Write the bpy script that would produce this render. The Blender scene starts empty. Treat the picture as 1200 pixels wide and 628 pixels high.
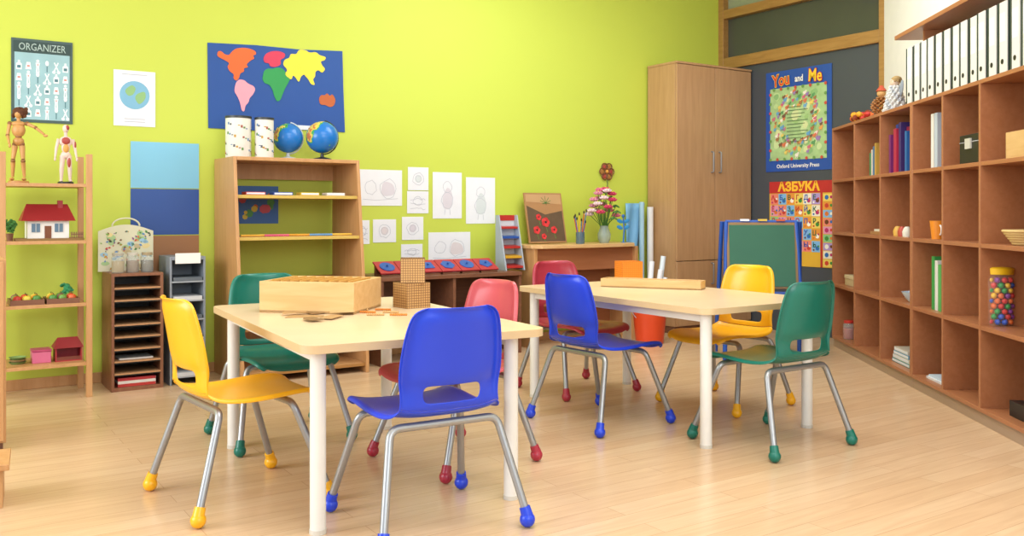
import bpy, math, random
from mathutils import Vector, Matrix, Euler
random.seed(4)
sc=bpy.context.scene
COL=sc.collection
pi=math.pi
# ---------------- camera model / survey frame ----------------
F=1060.0; HX=600.0; HY=248.0; H=1.0
TH=math.radians(33.5); CU=math.cos(TH); SU=math.sin(TH)
UV=Vector((CU,SU,0)); VV=Vector((-SU,CU,0))
WO=Vector((-2.425,5.3,0))
def W(t,d,z=0): return WO+UV*t-VV*d+Vector((0,0,z))
def onplane(O,D,x,y):
    k=(x-HX)/F; s=(k*O.y-O.x)/(D.x-k*D.y); Y=O.y+s*D.y
    return s,H+(HY-y)*Y/F
def wp(x,y,d=0): return onplane(W(0,d),UV,x,y)
RB=TH
KO=W(5.166,0)
RK=TH-pi/2
def K(s,d,z=0): return KO-VV*s-UV*d+Vector((0,0,z))
def kp(x,y,d=0): return onplane(K(0,d),-VV,x,y)
CA=math.atan2(-.997,-.076)
CX=Vector((math.cos(CA),math.sin(CA),0)); CY=Vector((-math.sin(CA),math.cos(CA),0))
CO=Vector((2.388,6.75,0))
def C(a,dy,z=0): return CO+CX*a+CY*dy+Vector((0,0,z))
def fl(x,y,z=0):
    Y=F*(H-z)/(y-HY); return Vector(((x-HX)*Y/F,Y,z))
# ---------------- materials ----------------
def lin(h):
    h=h.lstrip('#'); o=[]
    for i in (0,2,4):
        c=int(h[i:i+2],16)/255; o.append(c/12.92 if c<=.04045 else ((c+.055)/1.055)**2.4)
    return (*o,1)
MC={}
def M(hexc,rough=.5,metal=0,name=None,**kw):
    key=(hexc,rough,metal,tuple(sorted(kw.items())))
    if key in MC: return MC[key]
    m=bpy.data.materials.new(name or 'paint_'+hexc.strip('#')); m.use_nodes=True
    nt=m.node_tree; b=nt.nodes['Principled BSDF']
    b.inputs['Roughness'].default_value=rough; b.inputs['Metallic'].default_value=metal
    tc=nt.nodes.new('ShaderNodeTexCoord'); n=nt.nodes.new('ShaderNodeTexNoise'); n.inputs['Scale'].default_value=kw.get('ns',14)
    nt.links.new(tc.outputs['Object'],n.inputs['Vector'])
    mx=nt.nodes.new('ShaderNodeMix'); mx.data_type='RGBA'
    c=lin(hexc); v=kw.get('var',.04)
    mx.inputs[6].default_value=tuple(min(1,q*(1-v)) for q in c[:3])+(1,)
    mx.inputs[7].default_value=tuple(min(1,q*(1+v)) for q in c[:3])+(1,)
    nt.links.new(n.outputs['Fac'],mx.inputs[0]); nt.links.new(mx.outputs[2],b.inputs['Base Color'])
    if 'alpha' in kw: b.inputs['Alpha'].default_value=kw['alpha']
    MC[key]=m; return m
def WD(name,c1,c2,stretch=(1,1,12),rough=.42,scale=6):
    key=('wood',name)
    if key in MC: return MC[key]
    m=bpy.data.materials.new(name); m.use_nodes=True; nt=m.node_tree; b=nt.nodes['Principled BSDF']
    b.inputs['Roughness'].default_value=rough
    tc=nt.nodes.new('ShaderNodeTexCoord'); mp=nt.nodes.new('ShaderNodeMapping')
    mp.inputs['Scale'].default_value=tuple(scale/s*2 for s in stretch)
    nt.links.new(tc.outputs['Object'],mp.inputs['Vector'])
    n=nt.nodes.new('ShaderNodeTexNoise'); n.inputs['Scale'].default_value=3; n.inputs['Detail'].default_value=7; n.inputs['Distortion'].default_value=.6
    nt.links.new(mp.outputs[0],n.inputs['Vector'])
    r=nt.nodes.new('ShaderNodeValToRGB'); r.color_ramp.elements[0].position=.3; r.color_ramp.elements[1].position=.7
    r.color_ramp.elements[0].color=lin(c1); r.color_ramp.elements[1].color=lin(c2)
    nt.links.new(n.outputs['Fac'],r.inputs[0]); nt.links.new(r.outputs[0],b.inputs['Base Color'])
    MC[key]=m; return m
beech=WD('beech_laminate','#DABD96','#E2C8A4',(12,12,1.0),.28)
beechx=WD('beech_wood','#CFA26A','#DBB480',(8,1,1),.4)
cabw=WD('alder_veneer','#B48A60','#C0966C',(1,1,12),.4)
cubw=WD('cherry_laminate','#A66A44','#AF734D',(12,1,1),.36)
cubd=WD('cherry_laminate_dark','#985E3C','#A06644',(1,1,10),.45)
bookw=WD('pine_veneer','#BE8C58','#CA9A68',(1,1,10),.42)
darkw=WD('walnut_brown','#6E4632','#80543C',(8,1,1),.45)
orgw=WD('organizer_wood','#7C4E34','#8E5E42',(1,1,8),.45)
framew=WD('oak_frame','#9A7038','#AE8448',(8,1,1),.4)
white=M('#EDEBE6',.5); paper=M('#E8EBF2',.7); black=M('#1A1A1C',.4); chrome=M('#A4A7AA',.38,.75,name='satin_grey_steel',var=.02)
leg_w=M('#E4E2DC',.35,name='cream_powder_coat')
ink=M('#3A4048',.6); pencil=M('#BEC2CE',.8)
# ---------------- mesh builder ----------------
class B:
    def __init__(s): s.v=[];s.f=[];s.m=[];s.mats=[]
    def mi(s,m):
        if m not in s.mats: s.mats.append(m)
        return s.mats.index(m)
    def add(s,vs,fs,m,mat=None):
        o=len(s.v); k=s.mi(m)
        for p in vs:
            p=Vector(p); s.v.append(mat@p if mat else p)
        for f in fs: s.f.append([i+o for i in f]); s.m.append(k)
        return s
    def box(s,c,sz,m,rot=(0,0,0)):
        x,y,z=[q/2 for q in sz]
        vs=[(a*x,b*y,c_*z) for a in(-1,1) for b in(-1,1) for c_ in(-1,1)]
        fs=[(0,1,3,2),(4,6,7,5),(0,4,5,1),(2,3,7,6),(0,2,6,4),(1,5,7,3)]
        return s.add(vs,fs,m,Matrix.Translation(c)@Euler(rot).to_matrix().to_4x4())
    def bb(s,a,b,m):
        return s.box([(p+q)/2 for p,q in zip(a,b)],[abs(q-p) for p,q in zip(a,b)],m)
    def lathe(s,prof,m,n=24,c=(0,0,0),rot=(0,0,0),sc_=(1,1,1)):
        vs=[];fs=[]
        for r,z in prof:
            for i in range(n):
                a=2*pi*i/n; vs.append((r*math.cos(a)*sc_[0],r*math.sin(a)*sc_[1],z*sc_[2]))
        for j in range(len(prof)-1):
            for i in range(n):
                k=(i+1)%n; fs.append((j*n+i,j*n+k,(j+1)*n+k,(j+1)*n+i))
        if prof[0][0]>1e-4: fs.append(tuple(range(n-1,-1,-1)))
        if prof[-1][0]>1e-4: fs.append(tuple((len(prof)-1)*n+i for i in range(n)))
        return s.add(vs,fs,m,Matrix.Translation(c)@Euler(rot).to_matrix().to_4x4())
    def ball(s,c,r,m,n=16,rot=(0,0,0)):
        if not hasattr(r,'__len__'): r=(r,r,r)
        prof=[(max(math.sin(pi*i/(n//2)),1e-5),-math.cos(pi*i/(n//2))) for i in range(n//2+1)]
        return s.lathe(prof,m,n,c,rot,r)
    def cyl(s,p0,p1,r0,m,r1=None,n=14):
        p0=Vector(p0);p1=Vector(p1);d=p1-p0; r1=r0 if r1 is None else r1
        q=d.to_track_quat('Z','Y').to_matrix().to_4x4(); L=d.length
        vs=[];fs=[]
        for r,z in((r0,0),(r1,L)):
            for i in range(n):
                a=2*pi*i/n; vs.append((r*math.cos(a),r*math.sin(a),z))
        for i in range(n):
            k=(i+1)%n; fs.append((i,k,n+k,n+i))
        fs.append(tuple(range(n-1,-1,-1))); fs.append(tuple(range(n,2*n)))
        return s.add(vs,fs,m,Matrix.Translation(p0)@q)
    def tube(s,pts,r,m,n=10,closed=False):
        pts=[Vector(p) for p in pts]; L=len(pts); vs=[];fs=[]
        up=Vector((0.13,0.21,.97)).normalized(); pn=None
        for i,p in enumerate(pts):
            a=pts[i-1] if (i>0 or closed) else p; b=pts[(i+1)%L] if (i<L-1 or closed) else p
            t=(b-a).normalized()
            if pn is None:
                pn=t.cross(up)
                if pn.length<.1: pn=t.cross(Vector((1,0,0)))
            pn=(pn-t*pn.dot(t)).normalized(); bn=t.cross(pn)
            rr=r[i] if hasattr(r,'__len__') else r
            for j in range(n):
                an=2*pi*j/n; vs.append(p+pn*rr*math.cos(an)+bn*rr*math.sin(an))
        for i in range(L if closed else L-1):
            ii=(i+1)%L
            for j in range(n):
                k=(j+1)%n; fs.append((i*n+j,i*n+k,ii*n+k,ii*n+j))
        if not closed: fs.append(tuple(range(n-1,-1,-1))); fs.append(tuple((L-1)*n+j for j in range(n)))
        return s.add(vs,fs,m)
    def poly(s,pts,m,y=0,th=.0006):
        n=len(pts); ar=sum(pts[i][0]*pts[(i+1)%n][1]-pts[(i+1)%n][0]*pts[i][1] for i in range(n))
        if ar<0: pts=pts[::-1]
        vs=[(p[0],y,p[1]) for p in pts]+[(p[0],y+th,p[1]) for p in pts]
        fs=[tuple(range(n))]+[((i+1)%n,i,n+i,n+(i+1)%n) for i in range(n)]
        return s.add(vs,fs,m)
    def rect(s,x0,z0,x1,z1,m,y=0): return s.poly([(x0,z0),(x1,z0),(x1,z1),(x0,z1)],m,y)
    def disc(s,x,z,r,m,y=0,n=14,rz=None):
        rz=rz or r
        return s.poly([(x+r*math.cos(2*pi*i/n),z+rz*math.sin(2*pi*i/n)) for i in range(n)],m,y)
    def line(s,pts,w,m,y=0):
        for a,b in zip(pts[:-1],pts[1:]):
            a=Vector(a);b=Vector(b);d=(b-a)
            if d.length<1e-6: continue
            p=Vector((-d.y,d.x)).normalized()*w/2
            s.poly([tuple(a-p),tuple(b-p),tuple(b+p),tuple(a+p)],m,y)
        return s
    def text(s,body,size,x,z,m,y=0,bold=.02,wx=1,rot=0):
        cu=bpy.data.curves.new('txt','FONT'); cu.body=body; cu.size=size; cu.align_x='CENTER'; cu.align_y='CENTER'; cu.resolution_u=2; cu.offset=bold*size
        ob=bpy.data.objects.new('txt',cu); COL.objects.link(ob)
        dg=bpy.context.evaluated_depsgraph_get(); me=bpy.data.meshes.new_from_object(ob.evaluated_get(dg))
        cr,sr=math.cos(rot),math.sin(rot)
        s.add([(x+(v.co.x*cr-v.co.y*sr)*wx,y,z+v.co.x*sr+v.co.y*cr) for v in me.vertices],[tuple(p.vertices) for p in me.polygons],m)
        bpy.data.objects.remove(ob); bpy.data.curves.remove(cu); bpy.data.meshes.remove(me); return s
    def fin(s,name,parent=None,loc=(0,0,0),rz=0,bev=0,ang=35,label=None,cat=None,group=None,kind=None,subsurf=0,solid=0,flat=False):
        me=bpy.data.meshes.new(name); me.from_pydata([tuple(v) for v in s.v],[],s.f)
        for m in s.mats: me.materials.append(m)
        me.polygons.foreach_set('material_index',s.m)
        me.validate(); me.update()
        if not flat:
            me.shade_smooth(); me.set_sharp_from_angle(angle=math.radians(ang))
        ob=bpy.data.objects.new(name,me); COL.objects.link(ob)
        ob.location=loc; ob.rotation_euler=(0,0,rz)
        if parent: ob.parent=parent
        if solid:
            q=ob.modifiers.new('th','SOLIDIFY'); q.thickness=solid; q.offset=0
        if bev:
            q=ob.modifiers.new('bv','BEVEL'); q.width=bev; q.segments=2; q.limit_method='ANGLE'; q.angle_limit=math.radians(40)
        if subsurf:
            q=ob.modifiers.new('ss','SUBSURF'); q.levels=subsurf; q.render_levels=subsurf
        tag(ob,label,cat,group,kind); return ob
def tag(ob,label=None,cat=None,group=None,kind=None):
    if label: ob['label']=label
    if cat: ob['category']=cat
    if group: ob['group']=group
    if kind: ob['kind']=kind
def thing(name,loc,rz,label,cat,group=None):
    e=bpy.data.objects.new(name,None); e.empty_display_size=.05; COL.objects.link(e)
    e.location=loc; e.rotation_euler=(0,0,rz); tag(e,label,cat,group); return e
def copy_thing(root,loc,rz,label=None):
    def rec(o,par):
        n=o.copy(); COL.objects.link(n)
        if par: n.parent=par
        for ch in o.children: rec(ch,n)
        return n
    n=rec(root,None); n.location=loc; n.rotation_euler=(0,0,rz)
    if label: n['label']=label
    return n
def fillet(pts,r,n=6):
    pts=[Vector(p) for p in pts]; out=[pts[0]]
    for i in range(1,len(pts)-1):
        a,b,c=pts[i-1:i+2]; d1=(a-b).normalized(); d2=(c-b).normalized()
        p=b+d1*r; q=b+d2*r
        for k in range(n+1):
            t=k/n; out.append(p*(1-t)**2+b*2*t*(1-t)+q*t*t)
    out.append(pts[-1]); return out
def chaikin(ps,n=2):
    for _ in range(n):
        o=[]
        for i in range(len(ps)):
            a=ps[i];b=ps[(i+1)%len(ps)]
            o+=[(a[0]*.78+b[0]*.22,a[1]*.78+b[1]*.22),(a[0]*.22+b[0]*.78,a[1]*.22+b[1]*.78)]
        ps=o
    return ps
# ================= SETTING =================
CEIL=3.15
lime=M('#C4D350',.6,name='lime_green_wall_paint',var=.03,ns=.8)
cream=M('#F0EEE6',.7,name='cream_wall_paint')
fm=bpy.data.materials.new('laminate_plank_floor'); fm.use_nodes=True; nt=fm.node_tree; b=nt.nodes['Principled BSDF']
tc=nt.nodes.new('ShaderNodeTexCoord'); mp=nt.nodes.new('ShaderNodeMapping'); mp.inputs['Rotation'].default_value=(0,0,-TH)
nt.links.new(tc.outputs['Object'],mp.inputs['Vector'])
br=nt.nodes.new('ShaderNodeTexBrick'); br.inputs['Scale'].default_value=1; br.inputs['Brick Width'].default_value=1.2; br.inputs['Row Height'].default_value=.095
br.inputs['Mortar Size'].default_value=.0012; br.inputs['Mortar Smooth'].default_value=.3; br.offset=.37
br.inputs['Color1'].default_value=lin('#DDBD99'); br.inputs['Color2'].default_value=lin('#D7B48E'); br.inputs['Mortar'].default_value=lin('#BC9770')
nt.links.new(mp.outputs[0],br.inputs['Vector'])
mp2=nt.nodes.new('ShaderNodeMapping'); mp2.inputs['Scale'].default_value=(1.2,16,1); nt.links.new(mp.outputs[0],mp2.inputs['Vector'])
nz=nt.nodes.new('ShaderNodeTexNoise'); nz.inputs['Scale'].default_value=2; nz.inputs['Detail'].default_value=8; nz.inputs['Distortion'].default_value=1.2
nt.links.new(mp2.outputs[0],nz.inputs['Vector'])
rp=nt.nodes.new('ShaderNodeValToRGB'); rp.color_ramp.elements[0].position=.3; rp.color_ramp.elements[1].position=.7
rp.color_ramp.elements[0].color=(.88,.86,.83,1); rp.color_ramp.elements[1].color=(1,1,1,1)
nt.links.new(nz.outputs['Fac'],rp.inputs[0])
mx=nt.nodes.new('ShaderNodeMix'); mx.data_type='RGBA'; mx.blend_type='MULTIPLY'; mx.inputs[0].default_value=1
nt.links.new(br.outputs['Color'],mx.inputs[6]); nt.links.new(rp.outputs[0],mx.inputs[7]); nt.links.new(mx.outputs[2],b.inputs['Base Color'])
b.inputs['Roughness'].default_value=.25
B().bb((-7,-4,-.1),(6,11,0),fm).fin('floor',kind='structure')
B().bb((-7,-1.5,CEIL),(6,11,CEIL+.1),M('#F6F6F6',.8)).fin('ceiling',kind='structure')
B().bb((-3.2,0,0),(5.3,.12,CEIL),lime).fin('wall_back',loc=WO,rz=RB,kind='structure')
B().bb((-3.2,-.014,0),(5.166,0,.06),bookw).fin('baseboard_back',loc=WO,rz=RB,kind='structure',bev=.003)
dglass=M('#4C4F44',.07,name='grey_transom_glass',var=.25,ns=1.5)
dglass2=M('#98A080',.12,name='hazy_upper_glass',var=.1,ns=1.5)
dpanel=M('#464B51',.45,name='charcoal_panel',var=.05,ns=2)
B().bb((0,0,0),(1.72,.1,2.29),dpanel).fin('wall_partition',loc=KO,rz=RK,kind='structure')
B().bb((0,-.03,2.27),(1.62,.1,2.37),framew).fin('trim_1',loc=KO,rz=RK,kind='structure',bev=.004)
B().bb((0,-.03,2.72),(1.62,.1,2.80),framew).fin('trim_2',loc=KO,rz=RK,kind='structure',bev=.004)
B().bb((0.0,-.035,0),(.06,.11,CEIL),framew).fin('trim_3',loc=KO,rz=RK,kind='structure',bev=.004)
B().bb((1.62,-.035,0),(1.69,.11,CEIL),framew).fin('trim_4',loc=KO,rz=RK,kind='structure',bev=.004)
B().bb((.06,.03,2.37),(1.62,.06,2.72),dglass).fin('window_1',loc=KO,rz=RK,kind='structure')
B().bb((.06,.03,2.80),(1.62,.06,CEIL),dglass2).fin('window_2',loc=KO,rz=RK,kind='structure')
B().bb((-.02,.385,0),(6.2,.5,CEIL),cream).fin('wall_right',loc=CO,rz=CA,kind='structure')
# ================= CHAIR =================
def build_chair(cname,hexc,caphex=None):
    pm=M(hexc,.3,name='glossy_%s_plastic'%cname,var=.03)
    pc=M(caphex or hexc,.3,name='cap_'+cname,var=.02)
    e=thing('classroom_chair',(0,0,0),0,'x','chair','plastic stacking chairs around the tables')
    prof=[(.255,.334,.150),(.250,.352,.176),(.225,.366,.190),(.15,.370,.195),(.06,.362,.197),(-.03,.357,.197),(-.11,.362,.194),(-.155,.374,.184),(-.180,.392,.174),(-.192,.418,.166),(-.200,.470,.170),(-.207,.496,.175),(-.214,.54,.175),(-.225,.60,.169),(-.236,.65,.160),(-.243,.682,.150),(-.248,.702,.134),(-.251,.713,.102)]
    fr=[-1,-.96,-.85,-.78,-.58,-.40,-.14,.14,.40,.58,.78,.85,.96,1]
    vs=[];fs=[];n=len(fr)
    for i,(y,z,w) in enumerate(prof):
        back=min(1,max(0,(z-.37)/.08)) if y<0 else 0
        for f in fr:
            x=f*w; a=f*f
            yy=y+back*.045*a; zz=z+(1-back)*.022*a*a
            if abs(f)==1: yy-=back*.018; zz-=(1-back)*.018
            if i==len(prof)-1: yy-=.014
            if back==1 and abs(f)<.8 and .49<z<.69: yy-=.007
            vs.append((x,yy,zz))
    for i in range(len(prof)-1):
        for j in range(n-1):
            if i==9 and 4<=j<=8: continue
            fs.append((i*n+j,i*n+j+1,(i+1)*n+j+1,(i+1)*n+j))
    nseat=[f for f in fs if min(f)<8*n]
    nback=[f for f in fs if min(f)>=8*n]
    B().add(vs[:9*n],nseat,pm).fin('seat',e,solid=.006,subsurf=2,ang=180)
    B().add(vs[8*n:],[tuple(i-8*n for i in f) for f in nback],pm).fin('backrest',e,solid=.006,subsurf=2,ang=180)
    for sx in(-1,1):
        for sy,yb,zb in((-1,-.135,.342),(1,.12,.342)):
            foot=Vector((sx*.245,sy*.228,.036)); bend=(sx*.184,yb,zb)
            lg=B().tube(fillet([foot,bend,(0,yb,zb)],.034),.0128,chrome,12).fin('leg',e)
            d=(Vector(bend)-foot).normalized()
            c=B().ball(foot+Vector((0,0,-.011)),.025,pc,16); c.cyl(foot,foot+d*.030,.0195,pc,.0175)
            c.fin('foot_cap',lg,label='%s plastic ball foot cap'%cname)
    return e
def rotd(v,deg):
    a=math.radians(deg); return Vector((v.x*math.cos(a)-v.y*math.sin(a),v.x*math.sin(a)+v.y*math.cos(a),0))
def face(v): return math.atan2(-v.x,v.y)
def P(x,y): return Vector((x,y,0))
ch={}
specs=[('yellow','#F4B41C',None,P(-.965,3.19),rotd(UV,5),'glossy yellow plastic chair beside the table with the wooden box'),
('blue','#1F42D2',None,P(-.278,2.94),rotd(VV,-3),'glossy royal blue plastic chair pushed under the table end'),
('green','#0F6E5E',None,P(-1.03,4.01),-VV,'dark green plastic chair at the table end near the bookcase'),
('salmon','#C4545C','#A82C40',P(-.235,3.66),rotd(-UV,8),'salmon pink plastic chair tucked under the table side'),
('blue','#1F42D2',None,P(.42,4.33),rotd(UV,4),'royal blue plastic chair beside the table with the long tray'),
('red','#A83444','#A02838',P(.365,5.09),-VV,'dark red plastic chair at the table end near the low desk'),
('yellow','#F4B41C',None,P(1.11,4.72),rotd(-UV,6),'yellow plastic chair beside the table near the chalkboard easel'),
('green','#0F6E5E',None,P(1.125,3.93),VV,'dark green plastic chair at the table end, metal legs')]
for cn,hx,cp,loc,dr,lab in specs:
    if cn not in ch:
        ch[cn]=build_chair(cn,hx,cp); ch[cn].location=loc; ch[cn].rotation_euler=(0,0,face(dr)); ch[cn]['label']=lab
    else: copy_thing(ch[cn],loc,face(dr),lab)
# ================= TABLES =================
def rrect(w,l,r,n=8):
    o=[]
    for cx,cy,a0 in((w/2-r,l/2-r,0),(-w/2+r,l/2-r,pi/2),(-w/2+r,-l/2+r,pi),(w/2-r,-l/2+r,1.5*pi)):
        for i in range(n+1):
            a=a0+pi/2*i/n; o.append((cx+r*math.cos(a),cy+r*math.sin(a)))
    return o
TZ=.597
def table(c,wd,ln,lw,ll,rz,label,lx=0):
    e=thing('classroom_table',c,rz,label,'table','beech top classroom tables')
    o=[(x+lx,y) for x,y in rrect(wd,ln,.055)]; n=len(o)
    b=B(); edge=M('#D2B68C',.4,name='table_edge')
    b.add([(x,y,TZ) for x,y in o]+[(x,y,TZ-.026) for x,y in o],[tuple(range(n)),tuple(range(2*n-1,n-1,-1))],beech)
    b.add([(x,y,TZ) for x,y in o]+[(x,y,TZ-.026) for x,y in o],[(i,n+i,n+(i+1)%n,(i+1)%n) for i in range(n)],edge)
    b.fin('tabletop',e)
    for sx in(-1,1):
        for sy in(-1,1):
            l=B().cyl((sx*lw/2,sy*ll/2,.012),(sx*lw/2,sy*ll/2,TZ-.026),.025,leg_w,n=24)
            l.cyl((sx*lw/2,sy*ll/2,0),(sx*lw/2,sy*ll/2,.014),.0265,M('#CFCBC0',.5),n=24)
            l.fin('leg',e)
    for sx in(-1,1): B().bb((sx*lw/2-.01,-ll/2+.02,TZ-.065),(sx*lw/2+.01,ll/2-.02,TZ-.026),leg_w).fin('apron',e)
    return e
T1=P(-.592,3.495); T2=P(.745,4.545)
R1=math.radians(29.5)
table(T1,.86,1.36,.69,1.17,R1,'light beech table with round cream metal legs, holding wooden box',.012)
table(T2,.80,1.42,.655,1.27,TH,'light beech table with cream legs, holding long wooden tray')
honey=M('#C89C62',.45,name='golden_wood'); hd=M('#7E5A34',.6); pinew=WD('pine_box','#CFA468','#DCB67E',(8,1,1),.45)
def beadcube(name,s,loc,rz,base,linec,label,hz=None,k=10):
    h=hz or s
    b=B().bb((-s/2,-s/2,0),(s/2,s/2,h),base); w=s*.022
    for i in range(k+1):
        q=-s/2+s*i/k; z=h*i/k
        for sg in(-1,1):
            b.box((q,sg*s/2,h/2),(w,.001,h),linec); b.box((0,sg*s/2,z),(s,.001,w),linec)
            b.box((sg*s/2,q,h/2),(.001,w,h),linec); b.box((sg*s/2,0,z),(.001,s,w),linec)
        b.box((q,0,h),(w,s,.001),linec); b.box((0,q,h),(s,w,.001),linec)
    return b.fin(name,loc=loc,rz=rz,label=label,cat='counting cube')
pl=fl(480,362,TZ); pl.y+=.075
beadcube('counting_cube',.112,pl,math.radians(38),honey,hd,'larger golden counting cube with grid lines on the table',.105)
beadcube('counting_cube',.100,pl+Vector((0.005,0,.1065)),math.radians(6),honey,hd,'golden counting cube stacked on another cube',.10)
bx=thing('wooden_box',(-.785,3.74,TZ),math.radians(-11),'open pine wooden box filled with counting beads','box')
b=B(); w,l,h,t=.40,.32,.125,.012
b.bb((-w/2,-l/2,0),(w/2,l/2,t),pinew)
for a in((-w/2,-l/2,0,w/2,-l/2+t,h),(-w/2,l/2-t,0,w/2,l/2,h),(-w/2,-l/2+t,0,-w/2+t,l/2-t,h),(w/2-t,-l/2+t,0,w/2,l/2-t,h)): b.bb(a[:3],a[3:],pinew)
b.fin('box_body',bx,bev=.002)
for i in range(9):
    x0=-.164+i*.041; q=B()
    q.bb((x0-.016,-.12,.013),(x0+.016,.12,.112),honey)
    for j in range(16): q.ball((x0,-.113+j*.015,.121),.0085,M('#B88434',.4),8)
    q.fin('counting_bead_bar',loc=bx.location,rz=math.radians(-11),label='golden counting bead bar standing in the wooden box',cat='counting beads',group='counting bead bars in the box')
card=M('#B08A58',.6); card2=M('#86643C',.6)
for i,(x,y,a,s,mm) in enumerate([(356,371,.2,.07,card),(376,367,.9,.065,card2),(388,373,1.4,.06,card),(366,376,2.2,.055,card2),(344,369,.6,.05,card),(400,369,.4,.05,M('#C4A470',.6))]):
    z=TZ+.0005+.0022*i; p=fl(x,y,TZ); p.z=z
    B().add([(-s,-s*.45,0),(s*.9,-s*.5,0),(s*1.1,.1*s,0),(s*.4,s*.5,0),(-s*.8,s*.45,0),(-s,-s*.45,.002),(s*.9,-s*.5,.002),(s*1.1,.1*s,.002),(s*.4,s*.5,.002),(-s*.8,s*.45,.002)],
      [(4,3,2,1,0),(5,6,7,8,9),(0,1,6,5),(1,2,7,6),(2,3,8,7),(3,4,9,8),(4,0,5,9)],mm).fin('wooden_card',loc=p,rz=a,label='loose brown wooden card lying on the table',cat='card',group='loose cards on the table')
orng=M('#D8822A',.4)
for i in range(6):
    p=fl(422+i*9,364+(i%3)*3,TZ)
    q=B()
    for j in range(8): q.ball((-.030+j*.0085,0,.005),.005,orng if i%2 else honey,8)
    q.fin('bead_chain',loc=p,rz=random.uniform(-.3,.5),label='short %s bead chain on the table'%('orange' if i%2 else 'golden'),cat='beads',group='bead chains on the table')
beadcube('counting_cube',.12,Vector((.665,5.16,TZ)),math.radians(15),M('#EE9026',.4),M('#DA7E1E',.5),'orange counting cube on the beech table')
tr=thing('wooden_tray',(.745,4.80,TZ),math.radians(-24),'long narrow pine tray on the beech table','tray')
b=B(); w,l,h,t=.54,.11,.045,.008
b.bb((-w/2,-l/2,0),(w/2,l/2,t),pinew)
for a in((-w/2,-l/2,0,w/2,-l/2+t,h),(-w/2,l/2-t,0,w/2,l/2,h),(-w/2,-l/2+t,0,-w/2+t,l/2-t,h),(w/2-t,-l/2+t,0,w/2,l/2-t,h)): b.bb(a[:3],a[3:],pinew)
b.fin('tray_body',tr,bev=.0015)
for i in range(5): B().bb((-.235+i*.096,-.04,.009),(-.155+i*.096,.04,.040),honey).fin('tray_block',tr)
# ================= BACK WALL: wall hangings =================
def wallthing(name,x0,y0,x1,y1,builder,label,cat,d=.002,group=None):
    t0,zt=wp(x0,y0,d); t1,zt1=wp(x1,y0,d); _,zb=wp((x0+x1)/2,y1,d); _,zt=wp((x0+x1)/2,y0,d)
    w=t1-t0; h=zt-zb
    b=B(); builder(b,w,h)
    return b.fin(name,loc=W(t0,d,zb),rz=RB,label=label,cat=cat,group=group,flat=True)
def organizer(b,w,h):
    b.bb((0,-.004,0),(w,0,h),M('#3E5654',.5)); b.rect(.016,.016,w-.016,h-.03,M('#94BCC6',.5,var=.2,ns=9),-.0048)
    b.rect(.010,h-.078,w-.010,h-.014,M('#24403E',.5),-.0055)
    b.text('ORGANIZER',.058,w/2,h-.047,M('#A8BEBA',.5),-.0062,bold=.0,wx=w/.38*.9)
    wt=M('#E8F2F4',.5); rd=M('#C87A70',.5); dk=M('#4A7886',.5); y=-.0056
    for r in range(5):
        for c in range(6):
            x=.038+c*(w-.076)/5; z=.055+r*(h-.18)/4.4; k=(r*3+c*2)%5
            if k==0:
                b.line([(x-.012,z-.024),(x+.010,z+.028)],.006,wt,y); b.line([(x+.012,z-.024),(x-.010,z+.028)],.006,wt,y-.0007)
                b.disc(x-.012,z-.027,.009,wt,y,10); b.disc(x+.012,z-.027,.009,wt,y,10)
            elif k==1:
                b.disc(x,z+.030,.008,wt,y,10); b.poly([(x-.011,z+.020),(x+.011,z+.020),(x+.007,z-.006),(x-.007,z-.006)],wt,y); b.line([(x-.004,z-.006),(x-.006,z-.036)],.006,wt,y); b.line([(x+.004,z-.006),(x+.006,z-.036)],.006,wt,y); b.disc(x,z+.008,.004,rd,y-.0007,8)
            elif k==2: b.poly([(x-.014,z-.024),(x+.014,z-.024),(x+.014,z+.008),(x+.005,z+.016),(x+.005,z+.028),(x-.005,z+.028),(x-.005,z+.016),(x-.014,z+.008)],wt,y); b.rect(x-.009,z-.016,x+.009,z,dk,y-.0007)
            elif k==3: b.line([(x,z-.030),(x,z+.016)],.005,dk,y); b.disc(x,z+.020,.009,wt,y-.0007,10,.015)
            else: b.poly([(x-.015,z-.02),(x+.015,z-.02),(x+.009,z+.020),(x-.009,z+.020)],wt,y); b.rect(x-.007,z-.006,x+.007,z+.003,rd,y-.0007)
wallthing('educational_poster',13,47,85,144,organizer,'pale teal poster with white drawn figures and dark header','poster')
def globep(b,w,h):
    b.bb((0,-.002,0),(w,0,h),paper); r=w*.36; cx,cz=w/2,h*.56
    b.disc(cx,cz,r,M('#7CB4D4',.6),-.003,28)
    g=M('#8CB87C',.6)
    b.poly(chaikin([(cx-r*.7,cz+r*.3),(cx-r*.2,cz+r*.75),(cx+r*.1,cz+r*.5),(cx-r*.1,cz),(cx-r*.45,cz-r*.1)]),g,-.0037)
    b.poly(chaikin([(cx+r*.1,cz+r*.1),(cx+r*.7,cz+r*.35),(cx+r*.75,cz-r*.2),(cx+r*.3,cz-r*.7),(cx,cz-r*.25)]),g,-.0037)
    for i in range(2): b.line([(w*.25,h*(.13-.05*i)),(w*.75,h*(.13-.05*i))],.005,pencil,-.003)
    b.line([(w*.2,h*.93),(w*.8,h*.93)],.005,pencil,-.003)
wallthing('globe_drawing',133,83,182,148,globep,'white sheet with a drawn blue and green globe','drawing')
def sheets(c):
    def f(b,w,h): b.bb((0,-.002,0),(w,0,h),c)
    return f
wallthing('colored_sheet',153,167,233,220.5,sheets(M('#7EC2E2',.3,var=.08,ns=2)),'light blue glossy paper sheet on the green wall','paper sheet')
wallthing('colored_sheet',153,221.5,233,275,sheets(M('#234E9C',.35,var=.08,ns=2)),'dark blue paper sheet on the green wall','paper sheet')
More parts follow.
